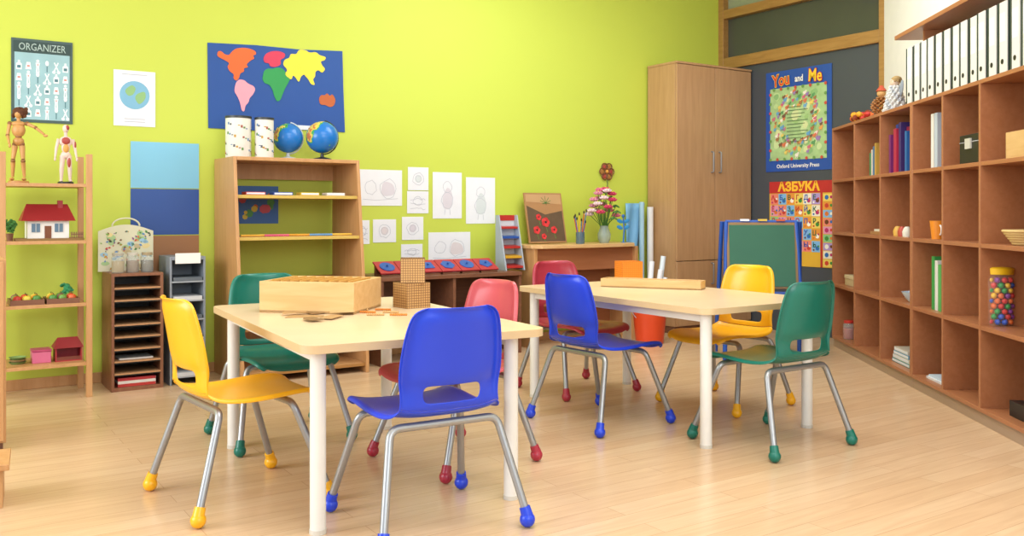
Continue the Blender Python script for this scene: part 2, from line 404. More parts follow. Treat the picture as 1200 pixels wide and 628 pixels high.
wallthing('colored_sheet',175,276,233,318,sheets(M('#A0704A',.5,var=.08,ns=2)),'brown paper sheet under the blue ones','paper sheet')
def mapb():
    d=.002
    t0,_=wp(243,50,d); z0=wp(243,151,d)[1]
    def q(x,y):
        t,z=wp(x,y,d); return (t-t0,z-z0)
    b=B(); base=M('#1E4E9A',.6,name='blue_felt',var=.08,ns=6)
    b.poly([q(*p) for p in[(243,50),(300,53),(350,58),(401,60),(402,100),(404,155),(350,152),(300,153),(244,150)]],base,-.004,.004)
    S=[('#E8682E',[(254,66),(255,60),(259,60),(263,64),(268,65),(272,60),(276,57),(284,56),(292,57),(299,60),(300,64),(296,65),(298,69),(293,71),(288,76),(291,79),(285,80),(286,84),(281,86),(280,91),(277,95),(273,92),(274,87),(269,84),(266,78),(269,74),(262,70)]),
    ('#D23A5A',[(308,69),(311,63),(318,60),(327,60),(334,63),(333,68),(328,70),(329,76),(322,79),(316,78),(315,74),(310,74)]),
    ('#EEDA40',[(331,76),(333,70),(339,68),(340,63),(347,64),(350,58),(358,59),(362,62),(370,61),(374,65),(382,67),(380,71),(375,72),(377,77),(381,81),(377,86),(373,82),(369,84),(369,90),(366,93),(369,100),(364,99),(361,93),(358,90),(356,87),(352,90),(350,97),(346,91),(343,88),(341,94),(336,90),(333,87),(337,82)]),
    ('#2C9850',[(308,88),(309,83),(314,80),(319,81),(324,79),(330,80),(334,84),(335,90),(340,92),(337,98),(334,103),(331,110),(328,118),(324,119),(321,113),(319,105),(315,99),(310,98),(307,93)]),
    ('#EEA0B2',[(276,97),(280,93),(286,94),(290,98),(297,101),(299,105),(296,111),(292,115),(291,120),(287,124),(286,131),(283,130),(281,120),(278,113),(274,107)]),
    ('#BC6030',[(373,116),(376,111),(380,112),(383,109),(386,113),(389,110),(393,117),(391,124),(386,126),(381,123),(375,123)])]
    for c,ps in S: b.poly([q(*p) for p in chaikin(ps)],M(c,.6),-.008,.004)
    b.poly([q(*p) for p in[(330,146),(376,148),(376,153),(330,151)]],paper,-.0065,.002)
    b.fin('world_map',loc=W(t0,d,z0),rz=RB,label='blue felt world map with colourful continents on wall',cat='map',flat=True)
mapb()
def draw(kind,sd):
    def f(b,w,h):
        rr=random.Random(sd)
        b.bb((0,-.0015,0),(w,0,h),paper); y=-.0025; L=.0032
        def wob(cx,cz,rx,rz,n=14):
            pts=[(cx+rx*math.cos(2*pi*i/n)*rr.uniform(.85,1.12),cz+rz*math.sin(2*pi*i/n)*rr.uniform(.85,1.12)) for i in range(n)]; pts.append(pts[0]); b.line(pts,L,pencil,y)
        tint=M(['#D8D4DE','#D4DCE0','#DCD4D8'][sd%3],.7)
        if kind==0:
            b.poly(chaikin([(w*.5,h*.25),(w*.85,h*.3),(w*.8,h*.62),(w*.55,h*.7)]),tint,y+.0004); wob(w*.28,h*.5,w*.13,h*.2); wob(w*.67,h*.48,w*.18,h*.26)
            b.line([(w*.1,h*.18),(w*.4,h*.15),(w*.9,h*.2)],L,pencil,y)
        elif kind==1:
            b.disc(w*.5,h*.5,w*.17,tint,y+.0004); wob(w/2,h*.5,w*.28,w*.26); wob(w/2,h*.5,w*.14,w*.14)
        elif kind==2:
            b.poly(chaikin([(w*.35,h*.2),(w*.65,h*.2),(w*.68,h*.55),(w*.5,h*.7),(w*.34,h*.5)]),tint,y+.0004)
            wob(w*.5,h*.68,w*.15,h*.12); wob(w*.5,h*.38,w*.2,h*.18); b.line([(w*.42,h*.2),(w*.4,h*.08)],L,pencil,y); b.line([(w*.58,h*.2),(w*.6,h*.08)],L,pencil,y)
        else:
            for i in range(3): b.line([(w*(.15+.1*q),h*(.2+.22*i)+h*rr.uniform(-.05,.05)) for q in range(8)],L,pencil,y)
            wob(w*.5,h*.55,w*.22,h*.2)
    return f
for i,(a,b_,c,d_) in enumerate([(420,199,471,241),(478,196,502,223),(477,224,502,250),(507,202,541,256),(546,208,580,262),(437,257,464,284),(471,254,496,281),(417,258,433,286),(502,272,551,308),(470,286,495,306)]):
    wallthing('pencil_drawing',a,b_,c,d_,draw([0,1,3,2,2,1,1,3,0,3][i],i+3),'white paper with a faint pencil drawing on the wall','drawing',group='pencil drawings on the green wall')
def smallmap(b,w,h):
    b.bb((0,-.002,0),(w,0,h),M('#3A6CB0',.5))
    random.seed(2)
    for i in range(12):
        x=random.uniform(.04,w-.05); z=random.uniform(.04,h-.05); b.disc(x,z,random.uniform(.012,.03),M(random.choice(['#D07038','#D8C24A','#58A05A','#C85868']),.6),-.003-.0007*(i%3),7)
wallthing('wall_poster',270,218,326,262,smallmap,'small blue poster with colourful land shapes behind bookcase','poster')
t,z=wp(711,201,.01); b=B(); br_=M('#7E4A2C',.5); br2=M('#B07A3A',.5)
for i in range(6):
    a=i*pi/3; b.tube([(math.cos(a)*.045+.028*math.cos(q*pi/5)*1.1,-.01,math.sin(a)*.045+.028*math.sin(q*pi/5)) for q in range(10)],.005,br_,6,True)
    b.ball((math.cos(a)*.045,-.008,math.sin(a)*.045),(.020,.003,.020),br2 if i%2 else M('#A8443A',.5),10)
b.ball((0,-.012,0),.015,M('#D89A3A',.5),12); b.tube([(0,-.008,-.02),(.01,-.008,-.1),(-.01,-.008,-.2)],.004,M('#6A7A3A',.6),6)
b.fin('flower_decoration',loc=W(t,.002,z),rz=RB,label='brown wire pinwheel flower decoration hanging on green wall',cat='decoration')
# ================= TALL WOOD CABINET =================
dc=.34
cab=thing('wardrobe_cabinet',W(4.27,0.02+dc),RB,'tall two-door wooden cabinet in the room corner','cabinet')
cw,chh=.88,2.21
B().bb((0,.012,.06),(.018,dc,chh),cabw).bb((cw-.018,.012,.06),(cw,dc,chh),cabw).bb((.018,.012,chh-.018),(cw-.018,dc,chh),cabw).bb((.018,.012,.06),(cw-.018,dc,.08),cabw).bb((.018,dc-.01,.08),(cw-.018,dc,chh-.018),cabw).bb((.01,.03,0),(cw-.01,dc,.06),darkw).bb((-.004,-.012,chh),(cw+.004,dc,chh+.018),cabw).fin('cabinet_body',cab,bev=.002)
for sx in(0,1):
    x0=.003 if sx==0 else cw/2+.003; x1=cw/2-.003 if sx==0 else cw-.003
    for z0,z1 in((.598,chh-.004),(.065,.592)):
        dd=B().bb((x0,-.008,z0),(x1,.010,z1),cabw).fin('door',cab,bev=.002)
        hx_=cw/2+(-.045 if sx==0 else .045); hz=1.33 if z0>.1 else .40
        B().tube(fillet([(hx_,-.008,hz),(hx_,-.035,hz),(hx_,-.035,hz+.17),(hx_,-.008,hz+.17)],.012,4),.006,chrome,8).fin('handle',dd,label='slim chrome bar handle')
# ================= BOOKCASE =================
bt0=.665; bw=.80; bh=1.327
bc=thing('bookcase',W(bt0,0.02),RB,'open-backed wooden bookcase with slanted sides, shelves and globes','bookcase')
def side(x0,x1):
    pr=[(0,0),(-.55,0),(-.55,.10),(-.40,bh),(0,bh)]
    n=5; vs=[(x0,y,z) for y,z in pr]+[(x1,y,z) for y,z in pr]
    return B().add(vs,[tuple(range(n-1,-1,-1)),tuple(range(n,2*n))]+[(i,(i+1)%n,n+(i+1)%n,n+i) for i in range(n)],bookw)
side(0,.02).fin('side_panel',bc,bev=.002); side(bw-.02,bw).fin('side_panel',bc,bev=.002)
B().bb((.02,-.40,bh-.022),(bw-.02,0,bh),bookw).fin('top_board',bc,bev=.002)
for z,dp in((1.10,.41),(.85,.44),(.58,.47),(.32,.5),(.06,.53)):
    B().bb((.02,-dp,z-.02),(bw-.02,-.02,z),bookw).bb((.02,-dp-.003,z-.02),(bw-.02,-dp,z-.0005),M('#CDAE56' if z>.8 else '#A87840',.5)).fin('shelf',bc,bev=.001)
B().bb((.02,-.015,bh-.12),(bw-.02,0,bh-.022),bookw).fin('back_rail',bc)
B().bb((.02,-.015,.06),(bw-.02,0,.30),bookw).fin('back_panel',bc)
for i in range(5):
    q=B(); c=['#E8B23A','#D85A7A','#E0A02C','#6A9AC8','#E8C04A'][i]
    for j in range(14): q.ball((-.065+j*.0105,0,.0075),.0075,M(c,.4),8)
    q.fin('bead_string',loc=W(bt0+.12+i*.14,.40+.02*(i%2),.85),rz=RB+random.uniform(-.15,.15),label='short coloured bead string on bookcase shelf',cat='beads',group='bead strings on the bookcase')
for i in range(4):
    B().bb((-.06,-.04,0),(.06,.04,.018),M(['#C84A4A','#3A5AA8','#E0C040','#D8D4C8'][i],.5)).bb((-.055,-.042,.004),(.055,.041,.014),paper).fin('thin_booklet',loc=W(bt0+.14+i*.17,.36,1.1005),rz=RB,label='thin coloured booklet lying on bookcase shelf',cat='booklet',group='booklets on the bookcase shelf')
def canister(t,d,r,h,lab):
    e=thing('canister',W(t,d,bh),RB,lab,'canister')
    b=B().lathe([(r*.97,0),(r,.004),(r,h-.012)],M('#E6E4DC',.5),28); cl=['#5E8A4A','#B89038','#6A8AB0','#A05A4A','#5A5E66']
    for k in range(60):
        a=k*.95; z=.02+(k*37%30)/30*(h-.06)
        b.box((math.cos(a)*(r+.0002),math.sin(a)*(r+.0002),z),(.0012,.012,.006+.005*(k%3)),M(cl[k%5],.6),(0,0,a))
    b.fin('canister_body',e)
    B().lathe([(r+.003,h-.014),(r+.003,h),(r-.008,h+.001),(r-.01,h-.004)],M('#2E3436',.4),28).fin('canister_rim',e,label='dark canister rim')
canister(bt0+.09,.22,.076,.255,'white patterned canister with dark rim on bookcase'); canister(bt0+.235,.27,.056,.25,'slimmer white patterned canister on the bookcase')
gm=bpy.data.materials.new('globe_map'); gm.use_nodes=True; nt=gm.node_tree; b=nt.nodes['Principled BSDF']; b.inputs['Roughness'].default_value=.25
tc=nt.nodes.new('ShaderNodeTexCoord'); n=nt.nodes.new('ShaderNodeTexNoise'); n.inputs['Scale'].default_value=9; n.inputs['Detail'].default_value=4
nt.links.new(tc.outputs['Object'],n.inputs['Vector']); r=nt.nodes.new('ShaderNodeValToRGB'); cr=r.color_ramp; cr.interpolation='CONSTANT'
cr.elements[0].color=lin('#1A74C8'); cr.elements[1].position=.53; cr.elements[1].color=lin('#3FA060')
for p,c in((.57,'#E0C860'),(.61,'#C87848'),(.66,'#5AA860')):
    e_=cr.elements.new(p); e_.color=lin(c)
nt.links.new(n.outputs['Fac'],r.inputs[0]); nt.links.new(r.outputs[0],b.inputs['Base Color'])
def globe(t,d,r,lab,dark):
    e=thing('globe',W(t,d,bh),RB,lab,'globe')
    mm=M('#22262C',.35) if dark else M('#D8DCDE',.4)
    B().lathe([(r*.62,0),(r*.62,.008),(r*.5,.014),(.012,.022),(.010,.045)],mm,24).fin('globe_base',e)
    cz=.04+r+.006
    B().ball((0,0,cz),r,gm,32,(0.4,0,0)).fin('globe_sphere',e)
    B().tube([(math.sin(a)*(r+.007),0,cz-math.cos(a)*(r+.007)) for a in [pi*k/18 for k in range(0,18)]],.004,mm,8).fin('meridian_arm',e)
globe(bt0+.41,.2,.093,'blue desk globe with pale stand on the bookcase',False); globe(bt0+.61,.27,.102,'larger blue globe with dark stand on the bookcase',True)
# ================= LEFT SHELF =================
lw,ld,lh=.44,.33,1.31
lt=-.535
ls=thing('shelving_rack',W(lt,.43),RB,'narrow open wooden rack with posts holding toys and models','shelf')
for x in(0,lw-.03):
    for y in(0,ld-.03): B().bb((x,y,0),(x+.03,y+.03,lh),bookw).fin('post',ls,bev=.002)
for z in(1.15,.846,.51,.19): B().bb((.0305,.002,z-.018),(lw-.0305,ld-.002,z),bookw).fin('shelf',ls,bev=.001)
def L(x,y,z): return W(lt+x,.43-y,z)
mw=WD('mannequin_wood','#B98448','#C8965A',(1,1,3),.45)
mn=thing('artist_mannequin',L(.10,.15,1.15),RB-.3,'jointed wooden artist mannequin with dark hair on rack','mannequin')
B().lathe([(.05,0),(.05,.012),(.045,.015)],mw,24).fin('stand_base',mn)
b=B(); jt=M('#8A5A30',.5)
b.ball((0,0,.225),(.028,.022,.024),mw); b.ball((0,0,.25),.016,jt); b.ball((0,0,.285),(.034,.024,.040),mw); b.ball((0,0,.318),(.036,.02,.016),mw); b.cyl((0,0,.32),(0,0,.35),.009,mw)
b.ball((0,0,.372),(.020,.022,.027),mw)
for sx in(-1,1):
    b.ball((sx*.017,0,.21),.014,jt); b.cyl((sx*.017,0,.20),(sx*.024,-.01,.13),.015,mw,.010); b.ball((sx*.024,-.01,.12),.012,jt); b.cyl((sx*.024,-.01,.112),(sx*.028,.0,.035),.012,mw,.007); b.ball((sx*.029,-.012,.024),(.011,.024,.009),mw)
b.ball((.042,0,.32),.012,jt); b.cyl((.042,0,.32),(.085,-.02,.30),.010,mw,.008); b.ball((.087,-.02,.298),.010,jt); b.cyl((.087,-.02,.298),(.13,-.03,.262),.008,mw,.006); b.ball((.137,-.031,.256),(.012,.006,.008),mw)
b.ball((-.042,0,.32),.012,jt); b.cyl((-.042,0,.32),(-.05,-.01,.26),.010,mw,.008); b.ball((-.05,-.01,.256),.010,jt); b.cyl((-.05,-.01,.256),(-.035,-.04,.21),.008,mw,.006); b.ball((-.032,-.043,.20),(.007,.006,.013),mw)
b.fin('mannequin_body',mn)
hb=B().ball((.004,.006,.382),(.034,.028,.028),M('#5A3420',.9))
for k in range(18): a=k*2.4; hb.ball((.004+.030*math.cos(a),.010+.020*math.sin(a),.380+.020*math.sin(k)),.011,M('#5A3420',.9),8)
hb.fin('hair',mn,label='brown woolly hair')
an=thing('anatomy_model',L(.325,.13,1.15),RB,'small human anatomy figure with exposed red muscles','anatomy model')
B().lathe([(.04,0),(.04,.01),(.036,.013)],black,20).fin('stand_base',an)
sk=M('#E0C8BC',.5); rd=M('#A8443C',.5)
b=B(); b.ball((0,0,.158),(.026,.018,.022),sk); b.ball((0,0,.20),(.022,.017,.035),sk); b.ball((0,0,.232),(.034,.018,.03),sk); b.cyl((0,0,.25),(0,0,.285),.009,sk); b.ball((0,0,.302),(.016,.019,.023),sk)
for sx in(-1,1):
    b.cyl((sx*.015,0,.155),(sx*.02,0,.085),.015,sk,.011); b.cyl((sx*.02,0,.085),(sx*.022,.003,.022),.012,sk,.007); b.ball((sx*.023,-.008,.018),(.009,.018,.007),sk)
    b.cyl((sx*.034,0,.245),(sx*.046,0,.195),.010,sk,.008); b.cyl((sx*.046,0,.195),(sx*.053,-.012,.145),.008,sk,.005); b.ball((sx*.054,-.014,.135),(.006,.005,.011),sk)
b.fin('figure_body',an)
b=B(); b.ball((0,-.012,.235),(.022,.01,.02),rd); b.ball((0,-.012,.195),(.015,.009,.024),M('#D8A050',.5)); b.ball((.016,-.008,.12),(.009,.01,.03),rd); b.ball((.007,-.011,.307),(.010,.01,.014),rd); b.ball((.046,-.003,.215),(.007,.008,.02),rd)
b.fin('exposed_muscle',an,label='red and yellow exposed muscles and organs')
ho=thing('toy_house',L(.235,.14,.846),RB,'white toy house with a red gable roof on rack','toy house')
B().bb((-.16,-.10,0),(.17,.10,.012),M('#8A6A3A',.6)).fin('base_board',ho,bev=.001)
B().bb((-.10,-.06,.012),(.10,.07,.11),white).fin('house_walls',ho)
vs=[(-.13,-.085,.105),(.13,-.085,.105),(.13,.09,.105),(-.13,.09,.105),(-.10,0,.195),(.10,0,.195)]
B().add(vs,[(0,1,5,4),(2,3,4,5),(1,2,5),(3,0,4),(3,2,1,0)],M('#962226',.5)).fin('roof',ho)
B().bb((.05,-.02,.16),(.075,.01,.215),M('#962226',.5)).fin('chimney',ho)
for x in(-.06,.05): B().bb((x-.02,-.064,.045),(x+.02,-.059,.09),M('#5A7890',.3)).bb((x-.001,-.066,.045),(x+.001,-.059,.09),white).fin('window_frame',ho)
B().bb((-.018,-.064,.012),(.014,-.059,.078),M('#7A4424',.5)).fin('door',ho)
b=B()
for i in range(8): b.bb((.105+i*.008,-.095,.012),(.109+i*.008,-.091,.045),darkw)
b.bb((.105,-.094,.03),(.165,-.092,.035),darkw).fin('fence',ho)
pt=thing('potted_plant',L(.053,.08,.846),RB,'small green potted plant beside the toy house','plant')
B().lathe([(.014,0),(.019,.04),(.017,.04)],M('#7A5038',.6),16).fin('plant_pot',pt)
b=B()
for i in range(26):
    a=i*2.4; r=.006+.0009*i; b.ball((r*math.cos(a)+.004,r*math.sin(a)-.004,.05+.06*((i*7)%26)/26),(.012,.009,.006),M('#3E7A34',.7),8,(random.random(),random.random(),a))
b.fin('foliage',pt)
for k,(x,lab) in enumerate(((.13,'dark wooden tray holding small play fruits'),(.30,'dark wooden tray holding small play vegetables'))):
    B().bb((-.08,-.09,0),(.08,.09,.008),darkw).bb((-.08,-.09,.008),(.08,-.083,.028),darkw).bb((-.08,.083,.008),(.08,.09,.028),darkw).bb((-.08,-.083,.008),(-.073,.083,.028),darkw).bb((.073,-.083,.008),(.08,.083,.028),darkw).fin('wooden_tray',loc=L(x,.105,.51),rz=RB,label=lab,cat='tray')
fc=['#C8382E','#E89A2C','#6A9A3A','#E8D04A','#8A3A5A','#D8602C','#4E8A3A']
fn={'#C8382E':'red','#E89A2C':'orange','#6A9A3A':'green','#E8D04A':'yellow','#8A3A5A':'purple','#D8602C':'deep orange','#4E8A3A':'dark green'}
for k in range(18):
    tx=.13 if k<9 else .30; kk=k%9; c=fc[(k*3)%7]
    e=thing('play_fruit',L(tx-.046+(kk%3)*.046,.105-.05+(kk//3)*.05,.518),RB,'small %s play fruit on a dark tray'%fn[c],'toy fruit','play fruit on the trays')
    B().lathe([(.002,.003),(.012,.0),(.02,.010),(.022,.022),(.017,.034),(.008,.039),(.002,.035)],M(c,.4),14).fin('fruit_body',e)
    B().cyl((0,0,.034),(.003,0,.048),.002,M('#5A4020',.7),n=6).fin('stem',e)
pt=B()
for i in range(30):
    a=i*2.4; r=.005+.0010*i; pt.ball((r*math.cos(a),r*math.sin(a),.012+.07*((i*11)%30)/30),(.016,.012,.007),M('#2E8A5A',.6),8,(random.random(),random.random(),a))
pt.fin('artificial_leaves',loc=L(.34,.265,.512),rz=RB,label='bunch of green artificial leaves on the rack',cat='foliage')
B().bb((-.045,-.05,0),(.045,.05,.06),M('#D86E94',.4)).bb((-.048,-.053,.06),(.048,.053,.072),M('#B8446E',.4)).fin('plastic_box',loc=L(.205,.14,.19),rz=RB,bev=.003,label='pink plastic box with lid on the rack',cat='box')
e=thing('toy_barn',L(.335,.14,.19),RB,'small red toy barn with open front on rack','toy barn')
rb=M('#AE2C36',.45)
B().bb((-.065,-.05,0),(.065,.05,.006),rb).bb((-.065,-.05,.006),(-.059,.05,.075),rb).bb((.059,-.05,.006),(.065,.05,.075),rb).bb((-.059,.044,.006),(.059,.05,.075),rb).bb((-.059,-.05,.006),(.059,-.046,.025),M('#7A3A2A',.5)).fin('barn_walls',e)
vs=[(-.074,-.06,.072),(.074,-.06,.072),(.074,.06,.072),(-.074,.06,.072),(-.05,0,.125),(.05,0,.125)]
B().add(vs,[(0,1,5,4),(2,3,4,5),(1,2,5),(3,0,4),(3,2,1,0)],M('#8E2A2E',.5)).fin('roof',e)
for k in range(3): B().lathe([(.03,0),(.042,.012),(.044,.012),(.031,0)],M('#C8A878' if k%2 else '#7A9A5A',.5),20).fin('small_dish',loc=L(.095,.14,.19+.0125*k),rz=RB,label='small stacked toy dish on the rack',cat='dish',group='toy dishes on the rack')
e=thing('low_cabinet',P(-2.125,3.80),RB,'low light wooden cabinet with a plain door','cabinet')
B().bb((-.5,0,.03),(0,.4,.80),bookw).bb((-.5,.02,0),(-.01,.4,.03),darkw).fin('cabinet_body',e,bev=.002)
d0=B().bb((-.49,-.018,.04),(-.01,-.001,.79),bookw).fin('door',e,bev=.002)
B().ball((-.45,-.028,.5),.012,chrome).fin('knob',d0)
e=thing('step_stool',P(-1.70,3.06),RB-.1,'low brown wooden step stool on the floor','stool')
B().bb((-.4,-.02,.13),(.0,.22,.15),bookw).fin('stool_top',e,bev=.002)
for x in(-.37,-.04): B().bb((x,0,0),(x+.02,.2,.13),bookw).fin('leg',e,bev=.001)
to=thing('paper_tray_organizer',W(.01,.365),RB,'wooden organizer tower with many dark slide-in trays','organizer')
ow,od,oh=.275,.30,.655
B().bb((0,0,0),(.016,od,oh),orgw).bb((ow-.016,0,0),(ow,od,oh),orgw).bb((.016,0,oh-.016),(ow-.016,od,oh),orgw).bb((.016,0,.0),(ow-.016,od,.02),orgw).bb((.016,od-.008,.02),(ow-.016,od,oh-.016),black).fin('organizer_body',to,bev=.001)
ns_=8; sp=.068
for i in range(ns_): B().bb((.016,-.006,.092+i*sp),(ow-.016,od-.008,.100+i*sp),M('#B88A60',.5)).bb((.016,.0,.085+i*sp),(ow-.016,od-.008,.092+i*sp),black).fin('tray',to)
for i in range(3): B().bb((-.10,-.11,0),(.10,.11,.016),M(['#C23A34','#E4E0D8','#B83038'][i],.5)).bb((-.097,-.109,.003),(.101,.108,.013),paper).fin('folder',loc=W(.01+ow/2,.365-.13,.0205+.0165*i),rz=RB,label='flat folder lying in the organizer bottom',cat='folder',group='folders in the tray organizer')
B().bb((-.09,-.08,0),(.09,.08,.008),M('#E8E6E0',.6)).fin('notebook',loc=W(.01+ow/2,.365-.12,.1005+sp),rz=RB,label='pale notebook in a dark organizer tray',cat='notebook')
def jar(loc,r,h,lidc,fill,label,group=None,rz=RB):
    e=thing('glass_jar',loc,rz,label,'jar',group)
    B().lathe([(r*.9,.003),(r*.97,.01),(r*.97,h*.6)],fill,20).fin('jar_contents',e)
    B().lathe([(r*.95,0),(r,.006),(r,h*.78),(r*.8,h*.88),(r*.8,h*.9)],M('#DDE6E6',.08,name='jar_glass',alpha=.25),24).fin('jar_body',e)
    B().lathe([(r*.86,h*.88),(r*.88,h),(r*.8,h+.003)],M(lidc,.35),24).fin('lid',e)
for k in range(3): jar(W(.06+k*.078,.27,.655),.034,.11,['#B8B4A8','#C8C4B8','#A89878'][k],M(['#B8A068','#8A6A40','#6A5A3A'][k],.7),'small glass jar with lid on the organizer','glass jars on the organizer')
# carrier-style illustrated board with curved handle top
b=B(); w_,h_=.30,.27
top=[(w_*(1-i/16),h_*(.86+.14*math.sin(pi*i/16))) for i in range(17)]
b.poly([(0,0),(w_,0)]+top,M('#D9D8BC',.6),-.006,.006)
for i in range(17):
    a=pi*i/16
hp=[(w_*.5+.075*math.cos(pi*i/12),-.003,h_*.97+.045*math.sin(pi*i/12)) for i in range(13)]
b.tube(hp,.005,M('#D9D8BC',.6),8)
cs=['#4E8A4A','#C8503C','#C89A34','#5A8AC0','#8A5A8A','#7A5A3A','#5A8A7A','#3A4A3A','#D87840','#88B45A']
random.seed(21)
for i in range(26):
    x=w_*random.uniform(.10,.90); z=h_*random.uniform(.10,.84); s_=random.uniform(.016,.030)
    b.poly(chaikin([(x+s_*math.cos(q)*random.uniform(.6,1.1),z+s_*.7*math.sin(q)*random.uniform(.6,1.1)) for q in(0,1.05,2.1,3.14,4.2,5.25)],1),M(['#A8C890','#9CC4DC','#E4D49A','#C8B890'][i%4],.6),-.0067-.0001*(i%4))
for i in range(90):
    x=w_*random.uniform(.05,.95); z=h_*random.uniform(.05,.88); mm=M(random.choice(cs),.6); s_=random.uniform(.005,.012); a=random.random()*3
    b.poly([(x-s_*math.cos(a),z-s_*math.sin(a)),(x+s_*.6*math.sin(a),z-s_*.6*math.cos(a)),(x+s_*math.cos(a),z+s_*math.sin(a)),(x-s_*.5*math.sin(a),z+s_*.7*math.cos(a))],mm,-.0078-.0001*(i%5))
b.bb((.10,0,0),(.17,.05,.006),M('#E9E4CC',.6)); b.fin('picture_board',loc=W(-.02,.12,.655),rz=RB,label='colourful illustrated picture board with curved carry handle',cat='picture board',flat=True)
t0,_=wp(199,330,.35); t1,_=wp(241,330,.35); gw=t1-t0
e=thing('file_tower',W(t0,.35),RB,'grey plastic file tower with white top label','organizer')
gy=M('#848C96',.45)
B().bb((0,0,0),(.012,.28,.74),gy).bb((gw-.012,0,0),(gw,.28,.74),gy).bb((.012,.27,0),(gw-.012,.28,.74),gy).bb((.012,0,.72),(gw-.012,.27,.74),gy).fin('tower_body',e,bev=.002)
for i in range(6): B().bb((.012,.0,.04+i*.11),(gw-.012,.27,.048+i*.11),M('#A8B0B8',.4)).bb((.02,-.002,.048+i*.11),(gw-.02,.25,.07+i*.11),M(['#C8CCD0','#5A646E'][i%2],.5)).fin('tray',e)
B().bb((.03,-.004,.70),(gw-.03,-.0005,.76),white).fin('label_card',e)
# ================= LOW DESK with insets =================
dt0,_=wp(447,330,.45); dt1,_=wp(612,330,.45); dw=dt1-dt0
e=thing('low_desk',W(dt0,.45),RB,'low dark brown wooden desk with a shelf below','desk')
dh=.575
B().bb((0,0,dh-.025),(dw,.43,dh),darkw).fin('desktop',e,bev=.002)
for x in(0,dw/2-.01,dw-.02): B().bb((x,.01,0),(x+.02,.42,dh-.025),darkw).fin('side_panel',e)
B().bb((.02,.02,.25),(dw-.02,.42,.27),darkw).fin('shelf',e); B().bb((.02,.41,.05),(dw-.02,.42,dh-.025),darkw).fin('back_panel',e)
ni=6
for i in range(ni):
    it=thing('metal_inset',W(dt0+.02+(i+.5)*(dw-.18)/ni,.33,dh),RB,'square red inset frame with blue centre shape','inset','metal insets on the low desk')
    s=(dw-.21)/ni/2; R=math.radians(28)
    B().box((0,0,.055),(2*s,.15,.01),M('#B03038',.45),(R,0,0)).fin('inset_frame',it,bev=.001)
    c2=B(); off=Matrix.Translation((0,0,.055))@Matrix.Rotation(R,4,'X')
    n=(20,3,4,6,20,5)[i]; prof=[(math.cos(2*pi*k/n+.8)*.052,math.sin(2*pi*k/n+.8)*.052) for k in range(n)]
    c2.add([(x,y,.0056) for x,y in prof]+[(x,y,.010) for x,y in prof],[tuple(range(n-1,-1,-1)),tuple(range(n,2*n))]+[(k,(k+1)%n,n+(k+1)%n,n+k) for k in range(n)],M('#2A57A8',.4),off)
    c2.fin('inset_shape',it); B().ball((0,-.005,.072),.008,M('#2A57A8',.4),10).fin('knob',it)
    B().box((0,.045,.035),(2*s*.9,.02,.07),darkw).bb((-s*.9,-.06,0),(s*.9,.05,.012),darkw).fin('inset_support',it)
rt,_=wp(592,300,.30)
e=thing('display_rack',W(rt,.24,dh),RB,'slim upright grey rack with red and coloured steps','rack')
for x in(0,.158): B().add([(x,-.07,0),(x,.07,0),(x,.07,.40),(x,.03,.40),(x+.010,-.07,0),(x+.010,.07,0),(x+.010,.07,.40),(x+.010,.03,.40)],[(0,3,2,1),(4,5,6,7),(0,1,5,4),(1,2,6,5),(2,3,7,6),(3,0,4,7)],M('#A8B4C0',.4)).fin('side_panel',e)
B().bb((.010,.062,0),(.158,.07,.40),M('#C8D0D8',.4)).bb((.010,.058,.36),(.158,.062,.40),M('#B8302C',.4)).fin('back_panel',e)
for i,c in enumerate(['#B8302C','#D8A82E','#B8302C','#2A57A8','#B8302C']):
    y0=-.06+.09*(i/5); B().box((.084,(y0+.06)/2,.03+i*.070),(.147,.06-y0,.014),M(c,.4),(.12,0,0)).fin('tray',e)
# ================= SMALL TABLE =================
st0,_=wp(628,285,.42); st1,_=wp(748,285,.35); sw=st1-st0
e=thing('side_table',W(st0,.42),RB,'small beech side table with rounded front against wall','side table')
sh=.755; o=[(0,.40),(0,.06),(.06,.0),(sw*.5,-.04),(sw-.10,.0),(sw,.12),(sw,.40)]; n=len(o)
B().add([(x,y,sh) for x,y in o[::-1]]+[(x,y,sh-.025) for x,y in o[::-1]],[tuple(range(n-1,-1,-1)),tuple(range(n,2*n))]+[(i,(i+1)%n,n+(i+1)%n,n+i) for i in range(n)],beechx).fin('tabletop',e,bev=.002)
for x in(.02,sw-.05): B().bb((x,.05,0),(x+.03,.38,sh-.025),bookw).fin('side_panel',e,bev=.001)
B().bb((.05,.10,.30),(sw-.05,.38,.32),cubw).fin('shelf',e); B().bb((.05,.36,.10),(sw-.05,.38,sh-.025),cubw).fin('back_panel',e); B().bb((.05,.08,.56),(sw-.05,.10,sh-.025),cubw).fin('front_rail',e)
t0,z0=wp(624,282,.2); t1,_=wp(668,282,.2); pw=t1-t0
b=B(); b.bb((0,-.012,0),(pw,0,.39),M('#A87C50',.6,var=.1)); b.poly([(.012,.012),(pw-.012,.012),(pw-.012,.25),(pw*.5,.22),(.012,.29)],M('#5E4A34',.7,var=.2),-.0135)
b.poly([(.012,.32),(pw-.012,.30),(pw-.012,.378),(.012,.378)],M('#BC9468',.6),-.0132)
for x,z,r in((.08,.10,.03),(.17,.16,.036),(.24,.10,.028),(.14,.05,.022),(.11,.20,.024)):
    if x<pw-.03:
        b.line([(x,z-r),(x+.01,max(.014,z-r-.04))],.004,M('#5E8A3A',.7),-.0142)
        for q in range(5): b.disc(x+r*.5*math.cos(q*1.257),z+r*.5*math.sin(q*1.257),r*.6,M('#C8242A' if q%2 else '#D8383A',.6),-.0149-.0006*q,8)
        b.disc(x,z,r*.28,black,-.0185,7)
